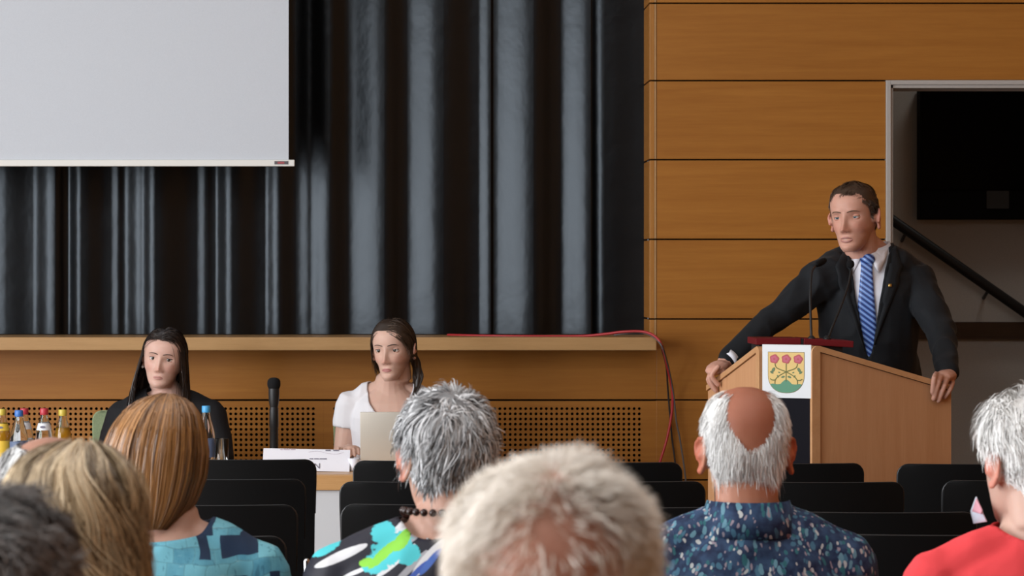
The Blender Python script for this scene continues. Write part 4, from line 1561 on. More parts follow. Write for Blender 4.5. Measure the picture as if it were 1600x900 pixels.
                sm = o.modifiers.new('t', 'SOLIDIFY'); sm.thickness = .0008
            if brow_m:
                bm = bmesh.new(); pts = []
                for i in range(13):
                    al = -1.3 + 2.6 * i / 12; k = max(0, math.cos(al)) ** .55; el = lid * k + .05 * (1 - k); ra = eye_r * 1.13
                    pts.append(E @ Vector((ra * math.sin(al) * 1.06, ra * math.cos(al) * math.cos(el), ra * math.cos(al) ** .6 * math.sin(el))))
                tube(bm, pts, [.0004] + [.0009 if self.male else .0012] * 11 + [.0004], 6)
                obj('eyelashes', bm, brow_m, eye, smooth=True)
                pts = []
                for t in np.linspace(0, 1, 7):
                    x = s * (.012 + .037 * t); z = .0165 + .0060 * math.sin(t * 2.1 + .15) - .004 * t ** 3 - (.002 if self.male else 0)
                    pts.append(M @ Vector((x, H.face_y(x, z) + .0005, z)))
                bm = bmesh.new()
                tube(bm, spline(pts, 3), list(np.interp(np.linspace(0, 1, 19), [0, .25, .7, 1], [.0026, .0040, .0030, .0008]) * (1.0 if self.male else .95)), 8, (1.0, .5), up=Vector((0, 0, 1)))
                obj('eyebrow', bm, brow_m, self.root, smooth=True)
        for s in (-1, 1):                                  # nostrils
            x_, z_ = s * .0066, -.0515
            bm = bmesh.new(); bmesh.ops.create_icosphere(bm, subdivisions=2, radius=1, matrix=M @ Matrix.Translation((x_, H.face_y(x_, z_) - .0005, z_)) @ Matrix.Diagonal((.0034, .0026, .0017, 1)))
            obj('nostril', bm, mat('nostril', (.10, .035, .03), .8), self.root, smooth=True)
        if lip_m:
            bm = bmesh.new()
            for zc, r, bow, dz in ((-.0712 + open_mouth * .25, .0025, .0008, 0), (-.0785 - open_mouth * .75, .0031, 0, 0)):
                pts, rad = [], []
                for t in np.linspace(-1, 1, 15):
                    x = mouth_w * t
                    z = zc + (-.0745 - zc) * abs(t) ** 2.2 + (bow * math.exp(-((abs(t) - .25) / .2) ** 2))
                    pts.append(Vector((x, H.face_y(x, z) - .0006 - .002 * abs(t) ** 3, z))); rad.append(r * (1 - abs(t) ** 2.5) ** .6 + .0004)
                tube(bm, pts, rad, 8, (1.0, 1.0))
            bmesh.ops.transform(bm, matrix=M, verts=bm.verts)
            obj('lips', bm, lip_m, self.root, smooth=True)
            if open_mouth > 0:
                bm = bmesh.new(); pts = [Vector((x, H.face_y(x, -.0745) + .0004 - abs(x) * .03, -.0742)) for x in np.linspace(-.013, .013, 7)]
                tube(bm, pts, [.0006, .0012, .0014, .0014, .0014, .0012, .0006], 8); bmesh.ops.transform(bm, matrix=M, verts=bm.verts)
                obj('teeth', bm, mat('teeth', (0.42, 0.39, 0.35), .3), self.root, smooth=True)


def neck_cut(p, r=.082, z0=.02, top=.10):
    return lambda c: ~((c[:, 2] > p.zs + top) | ((np.hypot(c[:, 0], c[:, 1] - p.lean + .010) < r) & (c[:, 2] > p.zs + z0)))


def band(name, m, parent, Fl, path, height, out=.0, th=.003, mats=None):
    """upright strip along a closed or open path of (x, y, z) points in the person frame"""
    bm = bmesh.new(); a, b = [], []
    for i, p in enumerate(path):
        h = height[i] if isinstance(height, (list, tuple)) else height
        p = Vector(p); a.append(bm.verts.new(p))
        mid = p + Vector((0, 0, h)) * .5 + Vector((p.x, p.y, 0)).normalized() * out
        b.append((bm.verts.new(mid), bm.verts.new(p + Vector((0, 0, h)))))
    for i in range(len(path) - 1):
        bm.faces.new((a[i], a[i + 1], b[i + 1][0], b[i][0])); bm.faces.new((b[i][0], b[i + 1][0], b[i + 1][1], b[i][1]))
    bmesh.ops.transform(bm, matrix=Fl, verts=bm.verts)
    o = obj(name, bm, m, parent, smooth=True)
    s = o.modifiers.new('t', 'SOLIDIFY'); s.thickness = th
    return o

# ------------------------------------------------------------------ people: colours
S_PALE = skin('skin_pale', (0.60, 0.405, 0.325))
S_PALE2 = skin('skin_pale_rosy', (0.60, 0.40, 0.33))
S_MAN = skin('skin_speaker', (0.55, 0.31, 0.235))
S_TAN = skin('skin_tanned', (0.47, 0.21, 0.13))
S_BROWN = skin('skin_brown', (0.34, 0.17, 0.115))
S_OLD = skin('skin_old', (0.50, 0.30, 0.225))
M_LIPF = mat('lips_rose', (0.47, 0.23, 0.20), .4); M_LIPM = mat('lips_man', (0.37, 0.165, 0.14), .45); M_LIPF2 = mat('lips_pink', (0.47, 0.19, 0.18), .4)
M_BROWD = mat('brow_dark', (0.055, 0.035, 0.028), .7); M_BROWM = mat('brow_brown', (0.13, 0.075, 0.045), .7)
H_DARK = hairmat('hair_dark_brown', (0.010, 0.006, 0.005), (0.032, 0.019, 0.014), .35)
H_BROWN = hairmat('hair_brown', (0.018, 0.011, 0.008), (0.075, 0.048, 0.032), .38)
H_SPK = hairmat('hair_short_brown', (0.030, 0.017, 0.011), (0.095, 0.056, 0.036), .5)
H_GREY = hairmat('hair_grey', (0.12, 0.12, 0.125), (0.72, 0.72, 0.73), .35)
H_WHITE = hairmat('hair_white', (0.60, 0.59, 0.58), (0.90, 0.89, 0.87), .4)
H_SILVER = hairmat('hair_silver', (0.30, 0.30, 0.30), (0.78, 0.78, 0.77), .38)
H_COPPER = hairmat('hair_copper', (0.085, 0.035, 0.011), (0.46, 0.22, 0.075), .33)
H_BLOND = hairmat('hair_blond', (0.15, 0.095, 0.05), (0.78, 0.61, 0.39), .40)
H_BLACKGREY = hairmat('hair_black_grey', (0.022, 0.018, 0.017), (0.21, 0.185, 0.175), .45)
H_FUZZ = hairmat('hair_cream', (0.70, 0.62, 0.54), (0.93, 0.87, 0.79), .6)
M_TROUS = mat('dark_trousers', (0.02, 0.022, 0.03), .8); M_SHOE = mat('dark_shoes', (0.015, 0.012, 0.01), .4)
M_SUIT = mat('charcoal_suit', (0.0075, 0.0088, 0.0112), .75, .22, Sheen_Weight=.04)
_t = NT(M_SUIT); _t.bump(_t.noise(_t.coord(), 700, 2), .08, .0006)
M_SHIRTW = mat('white_shirt', (0.74, 0.74, 0.80), .8, .2)
M_TEE = mat('white_tee', (0.74, 0.73, 0.76), .85, .2)
M_BLAZER = mat('black_blazer', (0.008, 0.008, 0.010), .75, .3)
M_CORAL = mat('coral_knit', (0.72, 0.060, 0.068), .85, .25)
_t = NT(M_CORAL); _n = _t.noise(_t.coord((1, 1, 1)), 320, 2); _t.bump(_n, .25, .0015)
M_DARKTOP = mat('dark_top', (0.02, 0.02, 0.024), .85); M_GREYSHIRT = mat('grey_shirt', (0.28, 0.29, 0.31), .8); M_BEIGE = mat('beige_top', (0.20, 0.16, 0.13), .85)
M_TIE = mat('blue_striped_tie', (0.05, 0.12, 0.40), .42, .5)
_t = NT(M_TIE)
_o = _t.sep(_t.coord())
_w = _t.math('FRACT', _t.math('MULTIPLY', _t.math('ADD', _t.math('MULTIPLY', _o[0], .75), _o[2]), 1 / .0185))
_c = _t.ramp(_w, [(0.0, (0.012, 0.03, 0.14)), (0.30, (0.012, 0.03, 0.14)), (0.34, (0.10, 0.22, 0.58)), (0.55, (0.10, 0.22, 0.58)), (0.60, (0.33, 0.47, 0.72)), (0.72, (0.33, 0.47, 0.72)), (0.76, (0.06, 0.14, 0.46))], 'CONSTANT')
_t.color(_c)


def drape(name, grid, targets, parent, F, Fl, m, off=.004, th=.002):
    """cloth piece laid on the chest: grid rows of (x, z) in the person frame, dropped along -y onto the targets"""
    dg = bpy.context.evaluated_depsgraph_get()
    trees = []
    for o in targets:
        ev = o.evaluated_get(dg); me = ev.to_mesh()
        vs = [Fl.inverted() @ v.co for v in me.vertices]
        trees.append(BVHTree.FromPolygons(vs, [tuple(p.vertices) for p in me.polygons])); ev.to_mesh_clear()
    bm = bmesh.new(); rows = []
    for r in grid:
        row = []
        for item in r:
            x, z = item[0], item[1]
            best = None
            for t in trees:
                h = t.ray_cast(Vector((x, 1.0, z)), Vector((0, -1, 0)))
                if h[0] is not None and (best is None or h[0].y > best): best = h[0].y
            row.append([x, best, z])
        rows.append(row)
    ys = [p[1] for r in rows for p in r if p[1] is not None]
    for r in rows:
        ok = [i for i, p in enumerate(r) if p[1] is not None]
        for i, p in enumerate(r):
            if p[1] is None: p[1] = r[min(ok, key=lambda k: abs(k - i))][1] if ok else sum(ys) / len(ys)
    vr = [[bm.verts.new((p[0], p[1] + off, p[2])) for p in r] for r in rows]
    for i in range(len(vr) - 1):
        for j in range(len(vr[0]) - 1):
            bm.faces.new((vr[i][j], vr[i][j + 1], vr[i + 1][j + 1], vr[i + 1][j]))
    bmesh.ops.smooth_vert(bm, verts=bm.verts, factor=.4, use_axis_x=False, use_axis_y=True, use_axis_z=False)
    bmesh.ops.transform(bm, matrix=Fl, verts=bm.verts)
    o = obj(name, bm, m, parent, smooth=True)
    s = o.modifiers.new('t', 'SOLIDIFY'); s.thickness = th; s.offset = 0
    return o


def collar_ring(name, p, m, rb, rt, zb, zt, y=-.010, open_front=0.0, th=.003, fall=.0, n=40):
    """collar around the neck; open_front leaves a gap (radians) at the throat"""
    bm = bmesh.new(); rows = []
    lv = [(rb, zb), ((rb + rt) / 2 - .002, (zb + zt) / 2), (rt, zt)]
    if fall: lv += [(rt + .004, zt + .003), (rb + fall, zb - .004)]
    for r, z in lv:
        row = []
        for i in range(n + 1):
            a = open_front / 2 + (2 * math.pi - open_front) * i / n
            k = max(0, math.cos(a))
            row.append(bm.verts.new((r * math.sin(a), p.lean + y + r * 1.04 * math.cos(a), z - .030 * k)))
        rows.append(row)
    for i in range(len(rows) - 1):
        for j in range(n): bm.faces.new((rows[i][j], rows[i][j + 1], rows[i + 1][j + 1], rows[i + 1][j]))
    bmesh.ops.transform(bm, matrix=p.Fl, verts=bm.verts)
    o = obj(name, bm, m, p.root, smooth=True)
    s = o.modifiers.new('t', 'SOLIDIFY'); s.thickness = th
    return o


down = lambda p: np.tile(np.array([[0, 0, -1.0]]), (len(p), 1))


def from_crown(c, z=-.35):
    c = np.array(c)
    return lambda p: (p - c) + np.array([0, 0, z * .05])


def head_mask(front_z=.068, front_phi=1.05, side_z=-.02, nape=-.088, ear=True):
    """hair line: forehead, temples, round the ears, nape"""
    def f(phi, z):
        a = np.abs(((phi + np.pi) % (2 * np.pi)) - np.pi)
        line = np.interp(a, [0, .5, .85, 1.05, 1.25, 1.45, 1.75, 2.05, 2.4, np.pi], [front_z, front_z + .002, front_z - .008, front_z - .03, side_z, side_z + .002, .028 if ear else nape, -.045, nape, nape])
        return (z > line).astype(float)
    return f


# ------------------------------------------------------------------ the speaker
DS = 9.92
loc = (XX(1360, DS), DS, 0.0)
bw = lambda px, py, d: P(px, py, d)
ang = math.pi + R(-14)
Finv = (Matrix.Translation(loc) @ Matrix.Rotation(ang, 4, 'Z')).inverted()
q3 = lambda px, py, d: Finv @ P(px, py, d)
arms = {1: [q3(1291, 431, 9.80), q3(1212, 496, 9.77), q3(1131, 569, 9.66)], -1: [q3(1425, 434, 9.85), q3(1470, 514, 9.64), q3(1482, 588, 9.42)]}


def grip(fingers, palm, thumb):
    def f(bm):
        tube(bm, [q3(*a) for a in palm], [.026, .034, .034][:len(palm)], 12, (1.0, .55))
        for j, r in fingers: tube(bm, spline([q3(*a) for a in j], 3), r, 10)
        tube(bm, [q3(*a) for a in thumb], [.013, .011, .009], 10)
    return f


hand_r = grip([([(1463, 584, 9.365), (1459.5, 591, 9.303), (1457, 613, 9.304)], .0088), ([(1473, 585, 9.375), (1466.5, 597, 9.308), (1459, 623, 9.309)], .0090),
               ([(1482, 589, 9.385), (1475.5, 603, 9.315), (1466.5, 626, 9.317)], .0086), ([(1489, 597, 9.39), (1485, 608, 9.327), (1476, 621, 9.328)], .0076)],
              [(1482, 588, 9.45), (1479, 586, 9.41), (1475, 588, 9.375)], [(1474, 588, 9.42), (1460, 598, 9.40), (1452, 603, 9.39)])
hand_l = grip([([(1122, 573, 9.56), (1112, 587, 9.565), (1122, 601, 9.57)], .0088), ([(1118, 574.5, 9.585), (1109, 590, 9.59), (1118.5, 610, 9.595)], .0090),
               ([(1115, 577, 9.61), (1107, 592, 9.615), (1116, 608, 9.62)], .0086), ([(1113, 580, 9.635), (1106, 593, 9.64), (1113, 604, 9.645)], .0076)],
              [(1130, 568, 9.66), (1123, 572, 9.62), (1117, 577, 9.60)], [(1128, 575, 9.62), (1132, 586, 9.58), (1134, 592, 9.56)])
sp = Person('man in a dark suit and blue striped tie speaking at the lectern', loc, ang, P(1335, 338, 9.76), (180 - 31, -3, 3), 1.0, True, sw=.165, zs=1.475, zh=.96, lean=.09,
            skin_m=S_MAN, arms=arms, voxel=.0031, seated=False, hands={-1: hand_r, 1: hand_l}, nose=1.05, jaw=.93, wide=.98)
sp.make_body(flare=30, ear_t=.5)
sp.face_parts(M_IRIS_BL, (-4, -6), M_BROWM, M_LIPM, .006, lid=.10, lower=-.40)
def hm(phi, z):
    a = np.abs(((phi + np.pi) % (2 * np.pi)) - np.pi)
    return ((z > np.interp(a, [0, .45, .75, .95, 1.15, 1.3, 1.45, 1.75, 2.05, 2.4, np.pi], [.078, .076, .070, .052, .035, -.005, -.012, .028, -.045, -.07, -.07]))).astype(float)

short_hair('hair', sp.head, sp.Mh, sp.L, sp.root, H_SPK, 16000, hm, lambda p: .009 + .013 * np.clip((p[:, 2] - .02) / .08, 0, 1), lambda p: .25 + .4 * np.clip((p[:, 2] - .04) / .06, 0, 1),
           lambda p: np.stack([.4 + 0 * p[:, 0], np.where(p[:, 2] > .06, .9, -.2), np.where(p[:, 2] > .06, .1, -1.0)], 1), 3, .0010, .04, .12, cap=.002, cap_shade=.3, maxoff=.010, lenvar=.2)
shirt = sp.garment('shirt', M_SHIRTW, .008, .3, arm_grow=.002, cut=neck_cut(sp, .070, .03), wr=.0015, voxel=.006, thick=.002)


def vcut(c):
    half = np.interp(c[:, 2], [sp.zs - .36, sp.zs - .27, sp.zs + .02, sp.zs + .08], [-.01, .012, .060, .075])
    v = (c[:, 1] > sp.lean - .03) & (np.abs(c[:, 0] + .010) < half)
    nk = (c[:, 2] > sp.zs + .10) | ((np.hypot(c[:, 0], c[:, 1] - sp.lean + .01) < .080) & (c[:, 2] > sp.zs + .015))
    return ~(v | nk)


def skirt(bm):
    n = 28
    tube(bm, [(0, .0, .98), (0, .0, .80)], [.18, .185], 28, (1.05, .80), up=Vector((0, 1, 0)))


jk = sp.garment('jacket', M_SUIT, .019, 1.90, cut=vcut, wr=.008, seed=2.0, voxel=.006, thick=.004, wscale=13, arm_grow=.009, extra=skirt)
M_BTN = mat('dark_button', (.01, .01, .01), .3)
for s in (-1, 1):                                          # lapels
    grid = []
    for t in np.linspace(0, 1, 22):
        z = sp.zs + .035 - .34 * t
        xi = np.interp(z, [sp.zs - .36, sp.zs - .27, sp.zs + .02, sp.zs + .08], [-.006, .012, .058, .073]) - .003
        wdt = np.interp(t, [0, .12, .22, .25, .35, 1.0], [.030, .052, .072, .058, .066, .006])
        grid.append([(s * (xi - .004 + wdt * u) - .010, z + .030 * u * (1 - t)) for u in np.linspace(0, 1, 6)])
    drape('lapel', grid, [jk], sp.root, sp.F, sp.Fl, M_SUIT, .0055, .003)
grid = []
for t in np.linspace(0, 1, 20):                            # tie
    z = sp.zs + .025 - .42 * t
    hw = np.interp(t, [0, .08, .1, .5, 1], [.024, .017, .019, .032, .038])
    grid.append([(hw * u - .004, z) for u in np.linspace(-1, 1, 6)])
tie = drape('tie', grid, [shirt], sp.root, sp.F, sp.Fl, M_TIE, .006, .004)
bm = bmesh.new(); kz = sp.zs + .022
kc = Vector(tie.data.vertices[2].co)
bmesh.ops.create_icosphere(bm, subdivisions=3, radius=1, matrix=Matrix.Translation(kc + Vector((0, -.004, -.008))) @ Matrix.Diagonal((.022, .014, .020, 1)))
obj('tie_knot', bm, M_TIE, sp.root, smooth=True)
collar_ring('shirt_collar', sp, M_SHIRTW, .071, .068, sp.zs + .028, sp.zs + .078, -.012, .55, .0025, .016)
for s in (-1, 1):                                          # collar wings down to the knot
    grid = [[(s * (x0 + (x1 - x0) * u), z0 + (z1 - z0) * u) for u in np.linspace(0, 1, 5)] for (x0, z0, x1, z1) in
            ((.012, sp.zs + .045, .066, sp.zs + .070), (.016, sp.zs + .028, .068, sp.zs + .050), (.030, sp.zs - .005, .066, sp.zs + .030), (.044, sp.zs - .030, .062, sp.zs + .010))]
    drape('collar_wing', grid, [shirt], sp.root, sp.F, sp.Fl, M_SHIRTW, .008, .002)
collar_ring('jacket_collar', sp, M_SUIT, .088, .080, sp.zs + .022, sp.zs + .072, -.012, 2.2, .004, .014)
pin = drape('lapel_pin', [[(-.088 + .010 * u, sp.zs - .075 + .010 * v) for u in (0, .5, 1)] for v in (0, .5, 1)], [jk], sp.root, sp.F, sp.Fl, mat('gold_pin', (.55, .36, .10), .35, .5, .7), .012, .003)
for s in (-1, 1):                                          # shirt cuffs
    S_, E_, W_ = sp.arms[s]
    bm = bmesh.new(); tube(bm, [E_.lerp(W_, .84), E_.lerp(W_, .925)], [.034, .0335], 18, round_ends=False, cap=False)
    bmesh.ops.transform(bm, matrix=sp.Fl, verts=bm.verts)
    o = obj('cuff', bm, M_SHIRTW, sp.root, smooth=True); o.modifiers.new('t', 'SOLIDIFY').thickness = .002
sp.legs(M_SUIT, M_SHOE)

# ------------------------------------------------------------------ the two women at the table
part_comb = lambda px: (lambda p: np.stack([np.sign(p[:, 0] - px) * 1.0, -.75 + 0 * p[:, 0], -.25 + 0 * p[:, 0]], 1))
arms_tab = lambda sw, zs, ln, ex=.05: {s: [Vector((s * sw, ln - .005, zs - .045)), Vector((s * (sw + ex), ln + .07, .765)), Vector((s * .10, ln + .30, .800))] for s in (-1, 1)}

loc = (XX(262, 10.72), 10.72, 0)
w1 = Person('woman with long dark hair and pearl earrings in a black blazer', loc, math.pi, P(256.5, 559.5, 10.63), (180 - 6, -1, -7), .925, False, sw=.160, zs=.962, zh=.57, lean=.05,
            skin_m=S_PALE2, arms=arms_tab(.160, .962, .05), voxel=.0031, nose=.80, jaw=.92, wide=1.10)
w1.make_body(ear_t=.4, ear_size=.9, flare=15)
w1.face_parts(M_IRIS_BR, (4, 0), M_BROWD, M_LIPF, 0, lid=.30, lower=-.50, eye_r=.0145)
hmw = head_mask(.072, side_z=.0, nape=-.08)
short_hair('hair', w1.head, w1.Mh, w1.L, w1.root, H_DARK, 8000, hmw, lambda p: .33 + .05 * np.random.default_rng(1).random(len(p)), .28, part_comb(.012), 5, .0022, .0, .55, K=24, cap=.002, cap_shade=.2, lenvar=.06, maxoff=.016, flare=.18)
w1.garment('blazer', M_BLAZER, .015, 1.9, cut=lambda c: ~(((c[:, 1] > .02) & (np.abs(c[:, 0]) < np.interp(c[:, 2], [w1.zs - .25, w1.zs + .05], [0, .07]))) | (np.hypot(c[:, 0], c[:, 1] - w1.lean + .01) < .070) & (c[:, 2] > w1.zs + .0)), wr=.004, voxel=.007, thick=.004)
w1.garment('blouse', M_BLAZER, .007, .4, cut=lambda c: ~(((c[:, 1] > .02) & (np.abs(c[:, 0]) < np.interp(c[:, 2], [w1.zs - .09, w1.zs + .05], [0, .06]))) | (np.hypot(c[:, 0], c[:, 1] - w1.lean + .01) < .075) & (c[:, 2] > w1.zs - .02)), wr=0, voxel=.007, thick=.002)
w1.legs(M_TROUS, M_SHOE)
M_PEARL = mat('pearl', (.75, .74, .72), .2)
for s in (-1, 1):
    bm = bmesh.new(); bmesh.ops.create_icosphere(bm, subdivisions=2, radius=.0058, matrix=w1.Mhl @ Matrix.Translation((s * .0815, .006, -.045)))
    obj('earring', bm, M_PEARL, w1.root, smooth=True)

loc = (XX(613, 10.72), 10.72, 0)
w2 = Person('woman with a brown ponytail in a white T-shirt behind the laptop', loc, math.pi + R(-6), P(614.5, 544.5, 10.62), (180 - 20, -4, 2), .965, False, sw=.150, zs=1.000, zh=.57, lean=.05,
            skin_m=S_PALE, arms={s: [Vector((s * .150, .045, .955)), Vector((s * .185, .05, .715)), Vector((s * .13, .25, .802))] for s in (-1, 1)}, voxel=.0031, nose=.90, jaw=.86, wide=.98)
w2.make_body(ear_t=.4, ear=(1, 1), ear_size=.9, flare=20)
w2.face_parts(M_IRIS_BR, (-2, -4), M_BROWD, M_LIPF2, 0, lid=.26, lower=-.48, eye_r=.0142)
tail = np.array([-.035, -.105, -.015])
short_hair('hair', w2.head, w2.Mh, w2.L, w2.root, H_BROWN, 7000, head_mask(.070, side_z=.006, nape=-.075), lambda p: np.linalg.norm(p - tail, axis=1) * 1.1, .10,
           lambda p: np.where((p[:, 2:3] > .05) & (p[:, 1:2] > .0), np.stack([np.sign(p[:, 0] - .008) * 1.1, -.5 + 0 * p[:, 0], -.5 + 0 * p[:, 0]], 1), tail - p), 6, .0020, .0, .10, K=9, cap=.002, cap_shade=.25, lenvar=.05, maxoff=.010)
# ponytail falling behind her left ear
bp = [P(645, 553, 10.71), P(650, 568, 10.67), (P(653, 585, 10.64)), P(652, 602, 10.63), P(648, 616, 10.62)]
rs = np.random.default_rng(8)
sp_ = np.array([list(v) for v in spline(bp, 4)])
n = 1500
rr = np.interp(np.linspace(0, 1, len(sp_)), [0, .25, .6, 1], [.008, .019, .018, .006])
an, ra = rs.random(n) * 6.283, np.sqrt(rs.random(n))
offs = np.stack([np.cos(an) * ra, np.sin(an) * ra * .8, 0 * an], 1)
wv = np.sin(np.linspace(0, 14, len(sp_))[None, :] + an[:, None]) * .0022
path = sp_[None] + offs[:, None, :] * rr[None, :, None] + wv[..., None]
bm = bmesh.new(); tube(bm, [Vector(v) for v in sp_], list(rr * .8), 10)
bm.verts.ensure_lookup_table(); bm.faces.ensure_lookup_table(); bm.verts.index_update()
ex = (np.array([list(v.co) for v in bm.verts]) - w2.L, [tuple((f.verts[i] if i < len(f.verts) else f.verts[0]).index for i in range(4)) for f in bm.faces if len(f.verts) == 4], .1)
bm.free()
ribbons(path - w2.L, np.full(n, .0018), np.clip(.25 + .2 * rs.normal(size=n), 0, 1), 'ponytail', H_BROWN, w2.root, np.array([0, .3, 1.0]), ex)


def scoop(c):
    f = (c[:, 1] > w2.lean - .02) & (((c[:, 0]) / .083) ** 2 + ((c[:, 2] - (w2.zs + .040)) / .118) ** 2 < 1)
    return ~(f | (np.hypot(c[:, 0], (c[:, 1] - w2.lean + .01)) < .078) & (c[:, 2] > w2.zs - .01))


w2.garment('t_shirt', M_TEE, .009, .33, cut=scoop, wr=.0045, voxel=.0055, thick=.003, arm_grow=.011, seed=4.0)
w2.legs(M_TROUS, M_SHOE)

# ------------------------------------------------------------------ the audience, seen from behind
GA = None


def seat_for(p, label):
    o = copy_tree(chair0); o.location = (p.L[0], p.L[1] + .0, 0)
    tag(o, label, 'chair', 'black chairs the listeners sit on'); return o


# balding man, blue leafy shirt
d = 5.6
b1 = Person('balding white-haired man in a navy shirt with small leaf print', (XX(1166, d), d - .04, 0), 0.0, P(1165, 700, d), (-3, 2, 0), 1.05, True, sw=.180, zs=.935, zh=.565, lean=.02, k=1.02, skin_m=S_TAN, voxel=.0045, neck_r=.062)
b1.make_body(tints=lambda p, bl: bl(np.clip((p[:, 2] - .0) / .05, 0, 1) * .7, (.56, .37, .30)), ear_size=1.03, flare=27)


def bald(phi, z):
    base = head_mask(.2, side_z=.0, nape=-.085)(phi, z)
    a = np.abs(((phi + np.pi) % (2 * np.pi)) - np.pi)
    x = .075 * np.sin(phi)
    q = ((x - .006) / np.interp(z, [.0, .05, .10], [.028, .044, .054])) ** 2 + ((z - .078) / .078) ** 2
    patch = np.where(a > 1.5, np.clip(1 - (q - .72) / .5, 0, 1), 0)
    base2 = head_mask(.086, side_z=.0, nape=-.085)(phi, z) * (a > 1.15)
    return base2 * (1 - patch) * np.clip((.108 - z) / .02, 0, 1)


short_hair('hair', b1.head, b1.Mh, b1.L, b1.root, H_WHITE, 24000, bald, lambda p: np.where(np.abs(p[:, 0]) > .060, .015, .025 + .010 * np.clip((.06 - p[:, 2]) / .12, 0, 1)), .22, lambda p: np.stack([p[:, 0] * 3, -.15 + 0 * p[:, 0], -1 + 0 * p[:, 0]], 1), 11, .0008, .04, .25, cap=.0012, cap_shade=.6, zmin=-.09, maxoff=.013, qamp=.5)
M_LEAFSHIRT = mat('navy_leaf_print', (0.02, 0.04, 0.10), .75, .3)
t = NT(M_LEAFSHIRT)
vv = t.coord((1, 1, 1)); wn = t.noise(vv, 30, 2, out='Color')
wv_ = t.n('ShaderNodeVectorMath', operation='MULTIPLY_ADD'); t.l(wn, wv_.inputs[0]); wv_.inputs[1].default_value = (.02, .02, .02); t.l(vv, wv_.inputs[2])
def fleck(sc, thr, rot, seed):
    mp = t.n('ShaderNodeMapping'); mp.inputs['Scale'].default_value = (1, 1, .42); mp.inputs['Rotation'].default_value = (rot, rot, 0); mp.inputs['Location'].default_value = (seed, seed, seed)
    t.l(wv_.outputs[0], mp.inputs[0]); vo = t.n('ShaderNodeTexVoronoi'); vo.inputs['Scale'].default_value = sc; t.l(mp.outputs[0], vo.inputs['Vector'])
    return t.math('LESS_THAN', vo.outputs['Distance'], thr)
c = t.ramp(t.noise(vv, 45, 2), [(.35, (.010, .020, .060)), (.65, (.030, .065, .14))])
for sc, thr, rot, sd, col in ((62, .30, .6, 0, (.06, .16, .25)), (52, .26, -.7, 3, (.13, .28, .36)), (68, .26, 1.3, 7, (.03, .14, .17)), (60, .20, -.2, 11, (.48, .50, .50)), (80, .22, .9, 17, (.30, .25, .30))):
    c = t.mix(fleck(sc, thr, rot, sd), c, col)
t.color(c)
b1.garment('shirt', M_LEAFSHIRT, .014, .6, cut=neck_cut(b1, .078, .02), wr=.004, voxel=.007, thick=.003)
collar_ring('collar', b1, M_LEAFSHIRT, .086, .076, b1.zs + .012, b1.zs + .072, -.012, .5, .003, .014)
b1.legs(M_TROUS, M_SHOE); seat_for(b1, 'black chair the balding man sits on')

# woman with short grey hair, bold flower blouse
d = 5.17
b2 = Person('woman with short tousled grey hair in a black blouse with turquoise flower', (XX(690, d), d - .03, 0), 0.0, P(697, 712, d), (14, -2, 0), .99, False, sw=.185, zs=.955, zh=.565, lean=.02, k=1.05, skin_m=S_OLD, voxel=.0045)
b2.make_body(ear_size=.95)
crown = np.array([.015, -.055, .095])
short_hair('hair', b2.head, b2.Mh, b2.L, b2.root, H_GREY, 11000, head_mask(.07, side_z=-.02, nape=-.088), lambda p: np.clip(.020 + .022 * (p[:, 2] + .07) / .12, .012, .042), lambda p: .30 + .5 * np.clip((p[:, 2] - .05) / .06, 0, 1), from_crown(crown, -1.0), 12, .0017, .022, .30, K=7, cap=.006,
           cap_shade=.12, zmin=-.085, curl=.35, maxoff=.021, shade=lambda p, q, rs: np.clip(.50 + .25 * rs.normal(size=len(p)) + q[:, 1] * .9 - .25 * np.clip((-.02 - p[:, 2]) / .05, 0, 1), 0, 1))  # lower strands darkened: shade towards the nape put into the hair colour
M_BOLD = mat('black_bold_print', (.01, .01, .02), .6, .4)
t = NT(M_BOLD); vv = t.coord(); ox = t.sep(vv)
nzA = t.noise(t.coord((1, 1, 1)), 110, 4, .8); nzB = t.noise(t.coord((1, 1, 1), (3, 1, 2)), 30, 3, .6)


def blob(px, py, lx, ly, rot, rough=.5, nz=None):
    a = Vector((XX(px, d - .1), 0, ZZ(py, d - .1))) - Vector((b2.L[0], 0, 0))
    dx = t.math('SUBTRACT', ox[0], a.x); dz = t.math('SUBTRACT', ox[2], a.z)
    cr, sr = math.cos(R(rot)), math.sin(R(rot)); s_ = (d - .1) / F_PX
    u = t.math('DIVIDE', t.math('ADD', t.math('MULTIPLY', dx, cr), t.math('MULTIPLY', dz, sr)), lx * s_)
    v = t.math('DIVIDE', t.math('SUBTRACT', t.math('MULTIPLY', dz, cr), t.math('MULTIPLY', dx, sr)), ly * s_)
    r2 = t.math('ADD', t.math('MULTIPLY', u, u), t.math('MULTIPLY', v, v))
    return t.math('LESS_THAN', t.math('ADD', r2, t.math('MULTIPLY', t.math('SUBTRACT', nz or nzA, .5), rough * 4)), 1.0)


